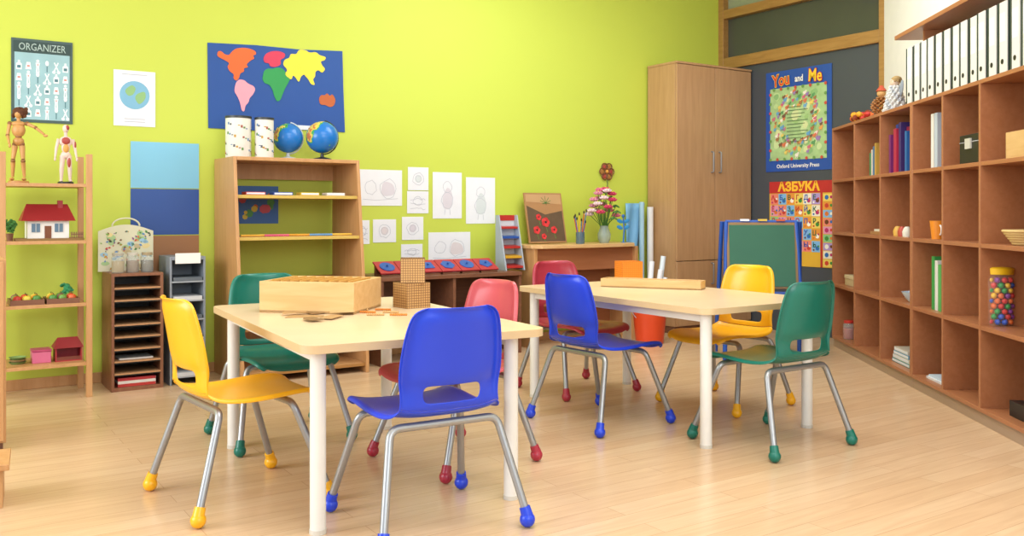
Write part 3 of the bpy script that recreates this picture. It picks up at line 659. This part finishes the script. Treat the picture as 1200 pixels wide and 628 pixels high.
for k in range(8):
    a=k*.8; b.line([(pw*.55,.31),(pw*.55+.05*math.cos(a),.33+.035*math.sin(a))],.004,M('#4E7A3A',.7),-.0142)
ob=b.fin('flower_painting',loc=W(t0,.15,sh+.005),rz=RB,label='brown collage board with red poppies leaning on wall',cat='painting',flat=True)
ob.rotation_euler=Euler((math.radians(-12),0,RB),'XYZ')
t0,z0=wp(708,282,.25); v=thing('flower_vase',W(t0,.25,sh),RB,'glass vase with pink and red flowers','vase of flowers')
B().lathe([(.035,0),(.05,.03),(.052,.07),(.033,.12),(.036,.135)],M('#A8B8B0',.1,name='vase_glass',alpha=.6),20).fin('vase_body',v)
random.seed(5)
for k in range(24):
    a=k*2.4; r=.015+.125*math.sqrt(k/24); top=Vector((r*math.cos(a),r*math.sin(a)*.6,.40-.22*(k/24)+.03*random.random()))
    fo=B(); fo.tube([(0,0,.06),(top.x*.35,top.y*.35,.15),tuple(top)],.0028,M('#4A7A2E',.7),6)
    if k%5==3:
        for j in range(5): q=j*pi/2.5; fo.ball((top.x+.02*math.cos(q),top.y+.012*math.sin(q),top.z),(.026,.008,.007),M('#4A7A34',.7),8,(0,.5,q))
        fo.fin('leaf_sprig',v); continue
    col=M(['#CC4068','#DC7490','#E8D0D6','#BC2840','#D890A8'][k%5],.6)
    for ring,(rr,zz,n_) in enumerate(((.024,0,7),(.013,.010,5))):
        for j in range(n_):
            q=j*2*pi/n_+ring; fo.ball((top.x+rr*math.cos(q),top.y+rr*math.sin(q),top.z+zz),(.017,.012,.008),col,8,(0,-.5,q))
    fo.ball(tuple(top+Vector((0,0,.014))),.009,M('#E8C040',.6),8)
    fo.fin('flower',v)
t0,z0=wp(680,282,.3); v=thing('brush_jar',W(t0,.30,sh),RB,'glass jar full of paint brushes on side table','jar of brushes')
B().lathe([(.03,0),(.034,.01),(.034,.09),(.030,.09)],M('#5A7A8A',.15,name='blue_jar_glass',alpha=.7),18).fin('jar_body',v)
for k in range(8):
    a=k*.8; p1=Vector((.05*math.cos(a),.04*math.sin(a),.16+.012*k)); q=B().cyl((.01*math.cos(a),.01*math.sin(a),.01),p1,.0035,M(['#C8342E','#2A57A8','#E8B82E'][k%3],.5),n=6); q.ball(tuple(p1+Vector((0,0,.008))),(.006,.006,.014),M('#3A2A1A',.8),8); q.fin('paintbrush',v)
t0,_=wp(733,250,.03); t1,_=wp(755,250,.03); zt=1+(248-238)*7.4/1060; b=B(); n=12
vs=[];fs=[]
for j in range(9):
    for i in range(n+1):
        f=i/n; vs.append(((t1-t0)*(f*(1-.04*j)),-.02-.012*math.sin(f*9+j*.3),zt-.50*(j/8)*(1-.1*f)))
for j in range(8):
    for i in range(n): fs.append((j*(n+1)+i,(j+1)*(n+1)+i,(j+1)*(n+1)+i+1,j*(n+1)+i+1))
b.add(vs,fs,M('#7CB4DA',.45,var=.12,ns=10)); b.fin('hanging_sheet',loc=W(t0,.01,0),rz=RB,label='pale blue wavy sheet hanging on the green wall',cat='sheet',solid=.002,ang=80)
b=B(); bl=M('#2E6FC4',.4); b.tube([(0,0,0),(.01,0,.1),(0,0,.2)],.006,bl,8); b.ball((0,0,.21),.014,bl)
for sx in(-1,1):
    for q in(0,1): b.ball((sx*.035,0,.17-q*.05),(.034,.004,.016),M('#3F98D8',.3),12,(0,sx*-.3,0))
b.cyl((0,0,0),(0,0,.004),.02,bl); b.fin('dragonfly_ornament',loc=W(st0+sw-.07,.25,sh),rz=RB,label='blue dragonfly ornament on the side table',cat='ornament')
for k,(x,h,r,c) in enumerate([(752,1.08,.020,'#A8D0E8'),(761,1.04,.026,'#E8E8E8')]):
    t0,_=wp(x+1,300,.10)
    b=B(); b.lathe([(r,0),(r,h),(r-.004,h),(r-.004,h-.05)],M(c,.6),18); b.fin('rolled_paper',loc=W(t0,.09+.01*k,0),rz=RB,label='tall rolled paper standing against the green wall',cat='paper roll',group='paper rolls by the cabinet')
bk=thing('bucket',P(1.05,6.90),0,'orange-red plastic bucket holding paper rolls','bucket')
B().lathe([(.10,0),(.105,.004),(.13,.25),(.137,.25),(.137,.262),(.125,.262),(.124,.25),(.098,.012),(.002,.012)],M('#D84820',.35),32).fin('bucket_body',bk)
B().tube([(.136*math.cos(a),-.02-.10*math.sin(a)*.6,.25-.09*math.sin(a)) for a in[pi*i/14 for i in range(15)]],.003,chrome,8).fin('handle',bk)
for k,(dx,dy,h,lx) in enumerate([(-.03,.02,.62,.05),(.03,.03,.66,.08),(.0,-.03,.56,.08),(.045,-.01,.5,.07)]):
    b=B().cyl((dx,dy,.018),(dx+lx,dy,h),.02,paper if k!=1 else M('#D8E4EC',.6),n=16); b.fin('rolled_paper',loc=bk.location,label='white rolled paper standing in the bucket',cat='paper roll',group='paper rolls in the bucket')
# ================= EASEL =================
ea=thing('chalkboard_easel',P(1.72,6.25),math.radians(-8),'children easel with green chalkboard and blue frame','easel')
blu=M('#1E4FA8',.4)
for sx in(-1,1):
    B().cyl((sx*.26,-.18,0),(sx*.235,0,.93),.015,blu,n=10).fin('front_leg',ea); B().cyl((sx*.29,.20,0),(sx*.262,.02,.93),.015,blu,n=10).fin('rear_leg',ea)
B().box((0,-.050,.70),(.47,.018,.46),M('#8A6A40',.5),(-.22,0,.0)).fin('board_frame',ea,bev=.002)
B().box((0,-.063,.70),(.435,.006,.425),M('#286048',.6,name='green_chalkboard',var=.12,ns=5),(-.22,0,0)).fin('chalkboard',ea)
B().box((0,-.17,.45),(.50,.08,.02),blu).fin('chalk_ledge',ea,bev=.002)
B().cyl((-.24,0.01,.93),(.24,.01,.93),.012,blu).fin('top_bar',ea)
for k in range(3): B().bb((-.04,-.014,-.01),(.02,.014,.004),[paper,M('#D8B84A',.5),M('#C85A3A',.5)][k]).fin('board_clip',ea,loc=(-.1+k*.12,.0,.945))
# ================= POSTERS ON PARTITION =================
def kthing(name,x0,y0,x1,y1,builder,label,cat,d=.004):
    s0,_=kp(x0,y0,d); s1,_=kp(x1,y0,d); _,zt=kp((x0+x1)/2,y0,d); _,zb=kp((x0+x1)/2,y1,d)
    b=B(); builder(b,s1-s0,zt-zb); return b.fin(name,loc=K(s0,d,zb),rz=RK,label=label,cat=cat,flat=True)
def youme(b,w,h):
    b.bb((0,-.003,0),(w,0,h),M('#2450A2',.4)); y=-.004
    b.rect(w*.07,h*.11,w*.93,h*.83,M('#A8C88A',.45,var=.3,ns=14),y)
    random.seed(11)
    gr=['#9CC07A','#B8D494','#C8DCA0','#8CB878','#D4DCA0']
    for i in range(40):
        x=w*random.uniform(.14,.86); z=h*random.uniform(.17,.77); r=random.uniform(.03,.06)
        b.poly(chaikin([(x+r*math.cos(q)*random.uniform(.6,1.2)*.8,z+r*math.sin(q)*random.uniform(.5,1)) for q in(0,1,2,3,4,5)],1),M(gr[i%5],.5),y-.0006-.0004*(i%5))
    cs=['#D87850','#D06880','#E4CC68','#5E9A60','#6AA4CC','#9C7CB4','#EEE8D8','#A8744A','#E0A058','#7A5A44']
    for i in range(120):
        a=i*2.399; q=.22+.20*random.random(); x=w*(.5+q*1.75*math.cos(a)*.5*1.05); z=h*(.47+q*1.5*math.sin(a)*.52)
        x=min(max(x,w*.11),w*.89); z=min(max(z,h*.14),h*.80); r=random.uniform(.010,.020)
        m1=M(cs[i%10],.5)
        b.disc(x,z,r,m1,y-.003-.0003*(i%8),8,r*.75); b.disc(x+r*.8,z+r*.7,r*.5,m1,y-.003-.0003*(i%8),7)
        b.line([(x-r*.5,z-r*.4),(x-r*.5,z-r*1.3)],r*.3,m1,y-.003); b.line([(x+r*.5,z-r*.4),(x+r*.5,z-r*1.3)],r*.3,m1,y-.003)
    for i in range(11): b.line([(w*.34,h*(.63-.034*i)),(w*(.56+.05*((i*2)%3)),h*(.63-.034*i))],.0045,M('#4A6A4A',.6),y-.006)
    for i in range(30):
        f=i/30*4; sd=int(f); f-=sd
        x,z=[(.08+.84*f,.12),(.92,.12+.70*f),(.92-.84*f,.82),(.08,.82-.70*f)][sd]
        b.disc(w*x,h*z,.014,M('#C8503C' if i%2 else '#6E9A50',.5),y-.0065,7)
    yl=M('#F4CE34',.5); rd=M('#D42A2E',.5)
    b.text('You',.14,w*.25,h*.905,yl,y-.008,.05,wx=w/.86,rot=.06); b.text('You',.14,w*.25,h*.905,rd,y-.009,.012,wx=w/.86,rot=.06)
    b.text('and',.075,w*.53,h*.90,white,y-.008,.03,wx=w/.86)
    b.text('Me',.14,w*.77,h*.905,rd,y-.008,.05,wx=w/.86,rot=-.06); b.text('Me',.14,w*.77,h*.905,yl,y-.009,.012,wx=w/.86,rot=-.06)
    b.text('Oxford University Press',.045,w*.5,h*.05,white,y-.001,.02,wx=w/.68)
kthing('educational_poster',898,80,975,200,youme,'bright blue bordered poster with dense green illustration around a rhyme','poster')
def azb(b,w,h):
    b.bb((0,-.003,0),(w,0,h),M('#DDAE38',.45)); y=-.004
    b.rect(0,h*.86,w,h,M('#BC2C2A',.45),y)
    b.text('АЗБУКА',.10,w*.46,h*.93,M('#F8BE30',.5),y-.001,.05,wx=w/.62)
    L_='АБВГДЕЁЖЗИЙКЛМНОПРСТУФХЦЧШЩЪЫЬЭЮЯ'
    bg=['#E8846E','#ECCF64','#8CC488','#80B4E0','#EEE6D0','#E094B0','#E4943C','#B096D0']
    cs=['#C8402E','#2A6AB0','#F4F0E0','#3E8A3A','#B82A68','#6A3A1A','#D8762C']
    k=0
    for r in range(6):
        for c in range(6):
            if k>=len(L_): break
            x0=w*(.02+.128*c); z0=h*(.725-.138*r)
            b.rect(x0,z0,x0+w*.122,z0+h*.128,M(bg[(r*5+c*3)%8],.5),y)
            b.text(L_[k],.055,x0+w*.042,z0+h*.08,M(['#B8202A','#1E4FA8','#1A5A3A'][k%3],.5),y-.001,.03)
            b.disc(x0+w*.085,z0+h*.045,w*.028,M(cs[k%7],.5),y-.0007,8); b.disc(x0+w*.100,z0+h*.068,w*.014,M(cs[(k+2)%7],.5),y-.0014,7); b.disc(x0+w*.03,z0+h*.025,w*.014,M(cs[(k+4)%7],.5),y-.0007,6); k+=1
    b.rect(w*.79,0,w*.82,h*.86,M('#BC2C2A',.5),y-.0005)
    for r in range(9):
        z0=h*(.01+.094*r)
        b.rect(w*.83,z0,w*.985,z0+h*.085,M(bg[(r*3+1)%8],.5),y); b.disc(w*.88,z0+h*.042,w*.03,M(cs[r%7],.5),y-.0007,7); b.disc(w*.945,z0+h*.045,w*.02,M(cs[(r+3)%7],.5),y-.0007,6)
kthing('alphabet_poster',902,212,979,312,azb,'yellow and red Cyrillic alphabet chart with pictures','poster')
# ================= CUBBY SHELVES =================
rows=[.08,.465,.85,1.235,1.62]; dep=.37
def cubby(a0,cols,cwid,label):
    e=thing('cubby_shelf_unit',C(a0,0),CA,label,'shelf','cherry wood cubby shelf units')
    wd=cols*cwid; t=.020
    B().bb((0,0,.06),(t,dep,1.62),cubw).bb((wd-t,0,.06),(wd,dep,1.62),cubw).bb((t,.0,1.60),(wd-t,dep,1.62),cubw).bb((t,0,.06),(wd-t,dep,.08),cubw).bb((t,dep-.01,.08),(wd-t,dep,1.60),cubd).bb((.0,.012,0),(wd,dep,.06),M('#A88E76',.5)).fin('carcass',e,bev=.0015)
    for i in range(1,cols): B().bb((i*cwid-t/2,.001,.08),(i*cwid+t/2,dep-.01,1.60),cubw).fin('divider',e,bev=.001)
    for c in range(cols):
        for z in rows[1:-1]:
            B().bb((c*cwid+(t if c==0 else t/2),.002,z-.02),((c+1)*cwid-(t if c==cols-1 else t/2),dep-.01,z),cubw).fin('shelf',e,bev=.001)
    return e
U2=1.62
cubby(0,3,.54,'cherry wood cubby shelf with wide compartments holding books')
cubby(U2+.002,4,.44,'cherry wood cubby shelf with binders standing on top')
def CT(a,dy,row): return C(a,dy,rows[row]+.0005)
us=thing('wall_shelf',C(1.20,0.05,0),CA,'cherry wood wall shelf mounted above the binders','shelf')
B().bb((0,.0,2.05),(2.3,.33,2.075),cubw).fin('shelf_board',us,bev=.002)
for x in(.3,1.9): B().bb((x,.06,1.98),(x+.02,.33,2.05),cubw).fin('bracket',us)
bn=thing('ring_binder',C(1.46,.03,1.62),CA,'white ring binder with dark edges standing upright','binder','ring binders on top of the cubby shelf')
dg_=M('#2C3A34',.5)
B().bb((0,0,0),(.084,.006,.33),M('#E4E2DA',.5)).bb((0,.006,0),(.003,.28,.33),dg_).bb((.081,.006,0),(.084,.28,.33),dg_).fin('binder_cover',bn,bev=.001)
B().bb((.008,.02,.008),(.076,.27,.315),paper).fin('pages',bn)
B().lathe([(.012,0),(.012,.002)],black,14,(.042,.0,.06),(pi/2,0,0)).fin('finger_hole',bn)
B().bb((.018,-.001,.15),(.069,.0,.28),M('#F0F0EC',.6)).fin('spine_label',bn); B().bb((.0,-.0015,.0),(.014,0,.33),dg_).fin('spine_edge',bn)
for i in range(1,17):
    copy_thing(bn,C(1.46+i*.105,.03+random.uniform(0,.012),1.62),CA)
bcols=['#7A2A6A','#2E4A9A','#B02A4A','#C83A6A','#3A2A6A','#8A1E3A','#2A6AA8','#5A2A7A','#D84A7A']
def book(loc,w,d,h,c,lab,grp,rz=CA):
    e=thing('book',loc,rz,lab,'book',grp); cm=M(c,.45)
    B().bb((0,0,0),(w,.003,h),cm).bb((0,.003,0),(.002,d,h),cm).bb((w-.002,.003,0),(w,d,h),cm).fin('book_cover',e)
    B().bb((.002,.004,.004),(w-.002,d-.004,h-.004),paper).fin('pages',e)
names={'#7A2A6A':'purple','#2E4A9A':'blue','#B02A4A':'crimson','#C83A6A':'pink','#3A2A6A':'indigo','#8A1E3A':'maroon','#2A6AA8':'light blue','#5A2A7A':'violet','#D84A7A':'rose'}
a=1.13
for i in range(9):
    w=.03+.01*(i%3); h=.24+.03*((i*5)%3); book(CT(a,.04+.03*(i%2),3),w,.2,h,bcols[i],'%s hardback book standing in the cubby'%names[bcols[i]],'books in the top cubby'); a+=w+.006
a=.62
for i in range(4):
    w=.03; book(CT(a,.08,3),w,.18,.16+.02*i,['#3E8A5A','#D8D4C8','#4A7AA8','#C8A04A'][i],['green','white','blue','ochre'][i]+' thin book standing in the cubby','small books in the top cubby'); a+=.036
for i in range(2): book(CT(U2+.16+i*.05,.05,3),.04,.22,.30,['#E0DED8','#B8C4D0'][i],'white file standing upright in the cubby','white files in the cubby')
e=thing('black_case',CT(U2+.63,.012,3),CA,'small black storage case in the cubby','case')
B().bb((0,0,0),(.22,.2,.14),black).bb((-.002,-.002,.10),(.222,.202,.106),M('#9A9A9A',.4)).fin('case_body',e,bev=.004); B().bb((.08,-.008,.07),(.14,0,.12),M('#C8C4B8',.4)).fin('latch',e)
B().tube(fillet([(.05,.1,.14),(.05,.1,.175),(.17,.1,.175),(.17,.1,.14)],.015,4),.006,black,8).fin('handle',e)
e=thing('wooden_crate',CT(U2+1.06,.04,3),CA,'light wooden crate in the cubby','crate')
B().bb((0,0,0),(.22,.22,.01),pinew).bb((0,0,.01),(.22,.01,.12),pinew).bb((0,.21,.01),(.22,.22,.12),pinew).bb((0,.01,.01),(.01,.21,.12),pinew).bb((.21,.01,.01),(.22,.21,.12),pinew).fin('crate_body',e,bev=.001)
e=thing('orange_cup',CT(U2+.20,.07,2),CA,'orange and white cup in the cubby','cup')
B().lathe([(.03,0),(.04,.10),(.037,.10),(.028,.005)],M('#E8902C',.4),20).fin('cup_body',e); B().tube([(0.036+.02*math.sin(q),0,.05+.025*math.cos(q)) for q in[pi*k/8 for k in range(9)]],.005,white,8).fin('handle',e)
e=thing('wicker_basket',CT(U2+1.10,.13,2),CA,'small round wicker basket in the cubby','basket')
b=B()
for k in range(6): r=.07+.008*k; b.tube([(r*math.cos(q*pi/14),r*math.sin(q*pi/14),.008+k*.011) for q in range(28)],.007,M('#D8B87A',.7),6,True)
b.lathe([(.06,.0),(.07,.006)],M('#D8B87A',.7),24); b.fin('basket_body',e)
for i in range(3): book(CT(U2+.17+i*.045,.05,1),.04,.22,.29-.02*i,['#3E9A4A','#E0DED8','#5AAA5A'][i],['green','white','light green'][i]+' file standing upright in the cubby','files in the middle cubby')
B().lathe([(.03,0),(.05,.02),(.075,.06),(.072,.06),(.045,.022),(.002,.01)],M('#C8DCEC',.25),24).fin('ceramic_bowl',loc=CT(1.40,.10,1),rz=CA,label='pale blue ceramic bowl in the cubby',cat='bowl')
B().bb((0,0,0),(.26,.18,.07),M('#C8B48A',.6)).bb((-.003,-.003,.05),(.263,.183,.075),M('#D8C8A0',.6)).fin('storage_box',loc=CT(.12,.06,1),rz=CA,label='low beige cardboard box in the cubby',cat='box',bev=.002)
B().bb((0,0,0),(.22,.16,.02),M('#A87A4A',.6)).bb((.02,.02,.02),(.20,.14,.034),M('#E8E0CC',.6)).fin('stacked_papers',loc=CT(.70,.06,2),rz=CA,label='small stack of papers on a wooden tray',cat='papers')
for k in range(3): B().lathe([(.025,0),(.028,.03),(.02,.05),(.012,.06)],M(['#D8A84A','#B84A3A','#E0DCCC'][k],.5),16).fin('small_pot',loc=CT(1.20+k*.08,.07,2),rz=CA,label='small ceramic pot standing in the cubby',cat='pot',group='small pots in the cubby')
cj=thing('bead_jar',CT(2.47,.10,1),CA,'clear jar full of colourful balls with yellow lid','jar')
B().lathe([(.070,0),(.075,.008),(.077,.215),(.066,.24),(.062,.248)],M('#F2F6F6',.05,name='clear_plastic',alpha=.07),28).fin('jar_body',cj)
B().lathe([(.068,.240),(.070,.268),(.062,.274),(.020,.277),(.002,.277)],M('#F2C41E',.35),28).fin('lid',cj)
B().tube([(.034*math.cos(pi*i/12),0,.275+.034*math.sin(pi*i/12)) for i in range(13)],.006,M('#F2C41E',.35),8).fin('handle',cj)
jc=['#D8302C','#2A57C8','#F0C02C','#2E9A4A','#E8702C','#8A3A9A']
balls=[M(c,.35) for c in jc]
bm_=B().ball((0,0,0),.0138,balls[0],12).fin('x'); base_me=bm_.data; bpy.data.objects.remove(bm_)
bms=[]
for i,mm in enumerate(balls):
    me=base_me.copy(); me.materials.clear(); me.materials.append(mm); bms.append(me)
cc=C(2.47,.10,rows[1]); random.seed(8)
for lz in range(9):
    for q in range(17):
        if q<12: a=q*2*pi/12+lz*.26; r=.058
        else: a=(q-12)*2*pi/5+lz*.6; r=.027
        ci=random.randrange(6)
        o=bpy.data.objects.new('colored_ball',bms[ci]); COL.objects.link(o)
        o.location=cc+Vector((r*math.cos(a),r*math.sin(a),.019+lz*.0245))
        tag(o,'small %s ball inside the clear jar'%['red','blue','yellow','green','orange','purple'][ci],'ball','coloured balls in the clear jar')
jar(CT(.20,.07,0),.045,.13,'#C8342E',M('#B8503A',.6),'glass jar with a red lid in bottom cubby',None,CA)
for k in range(4): B().bb((0,0,0),(.30-.02*k,.2,.022),M(['#4A8A8A','#D8D0BC','#6A9AB8','#CCC4B4'][k],.5)).bb((.003,-.001,.004),(.29-.02*k,.19,.018),paper).fin('flat_book',loc=CT(1.16,.05+.004*k,0)+Vector((0,0,.0225*k)),rz=CA,label='flat book lying in a stack in cubby',cat='book',group='stacked books in the bottom cubby')
B().bb((0,0,0),(.24,.2,.012),M('#E6E8EC',.6)).bb((.01,.01,.012),(.23,.18,.022),M('#C8D8E8',.6)).fin('paper_pad',loc=CT(U2+.12,.04,0),rz=CA,label='white paper pad lying in bottom cubby',cat='paper pad')
B().bb((0,0,0),(.2,.2,.07),black).lathe([(.05,.07),(.05,.09),(.03,.1)],M('#3A3E44',.4),18,(.1,.1,0)).fin('black_device',loc=CT(U2+1.05,.06,0),rz=CA,label='small black device in the bottom cubby',cat='device',bev=.002)
e=thing('autumn_ornament',C(.25,.14,1.62),CA,'orange and red autumn flower ornament on cubby shelf','ornament')
b=B()
for i in range(26):
    a=i*2.4; b.ball((.13*math.cos(a)*(i/26),.05*math.sin(a),.04+.05*((i*5)%16)/16),(.028,.024,.02),M(['#E8702C','#C8342E','#E8A82C','#8A3A1A'][i%4],.6),8,(a,0,a))
b.fin('blossoms',e); B().lathe([(.05,0),(.06,.02),(.03,.03)],M('#8A5A2A',.7),18).fin('ornament_base',e)
e=thing('pinecone_figure',C(.74,.12,1.62),CA,'brown pinecone figure on the cubby shelf','figure')
b=B()
for k in range(9):
    for q in range(9):
        a=q*2*pi/9+k*.35; r=.055*math.sin(pi*(k+1.2)/10.5); b.ball((r*math.cos(a),r*math.sin(a),.02+k*.014),(.018,.012,.007),M('#A8703C',.7),6,(0,-.4,a))
b.fin('pinecone_body',e); B().ball((0,0,.165),.028,M('#D8A86A',.7)).lathe([(.035,.18),(.01,.215),(.002,.22)],M('#B84A2A',.6),14).fin('figure_head',e)
e=thing('winged_doll',C(1.12,.08,1.62),CA,'white fluffy doll figure with grey wings on cubby','doll')
b=B(); dm=M('#D4D2CE',.8); dm2=M('#B8BCC2',.8)
for k in range(8):
    for q in range(10):
        a=q*2*pi/10+k*.3; r=.06-.005*k; b.ball((r*math.cos(a),r*math.sin(a),.012+k*.020),(.018,.010,.014),dm if (k+q)%3 else dm2,6,(0,.4,a))
b.lathe([(.055,0),(.03,.16)],dm,14); b.fin('doll_dress',e)
B().ball((0,0,.185),.030,M('#E0C4AC',.6)).fin('head',e)
hb=B().ball((0.004,.008,.200),(.034,.032,.024),M('#A88A5A',.9))
for k in range(10): hb.ball((.030*math.cos(k*.63),.008+.028*math.sin(k*.63),.190),.010,M('#A88A5A',.9),6)
hb.fin('hair',e)
for sx in(-1,1): B().ball((sx*.055,.02,.14),(.028,.008,.055),M('#8E96A2',.7),12,(0,sx*.4,0)).fin('wing',e)
# ================= CAMERA / LIGHT =================
cam=bpy.data.cameras.new('camera'); co=bpy.data.objects.new('camera',cam); COL.objects.link(co); sc.camera=co
co.location=(0,0,H); co.rotation_euler=(pi/2,0,0); cam.sensor_width=36; cam.lens=36*F/1200; cam.shift_y=-(314-HY)/1200; cam.clip_start=.05
w=bpy.data.worlds.new('world'); sc.world=w; w.use_nodes=True; w.node_tree.nodes['Background'].inputs[0].default_value=(.86,.93,1,1); w.node_tree.nodes['Background'].inputs[1].default_value=.95
def area(n,loc,target,size,size2,power,col=(1,1,1)):
    l=bpy.data.lights.new(n,'AREA'); l.shape='RECTANGLE'; l.size=size; l.size_y=size2; l.energy=power; l.color=col
    o=bpy.data.objects.new(n,l); COL.objects.link(o); o.location=loc; o.rotation_euler=(Vector(target)-Vector(loc)).to_track_quat('-Z','Y').to_euler()
area('window_and_fill_light',(-4.6,1.2,2.0),(0,4.5,.8),2.6,2.0,160,(.93,.97,1))
area('ceiling_fill',(0.2,2.6,3.1),(0.2,2.8,0),2.4,1.2,60,(.94,.98,1))  # added overhead fill light over the tables, no actual fixture
area('ceiling_fill',(0.9,5.4,3.1),(0.9,5.5,0),2.4,1.2,62,(.94,.98,1))  # second added overhead fill, brightens the back of the room
area('window_and_fill_light',(1.6,-1.0,2.2),(1.2,6.5,1.2),2.4,1.6,78,(.94,.98,1))  # added front fill lifting the dim right side and far corner, not a window
sc.view_settings.view_transform='Standard'
sc.view_settings.exposure=0
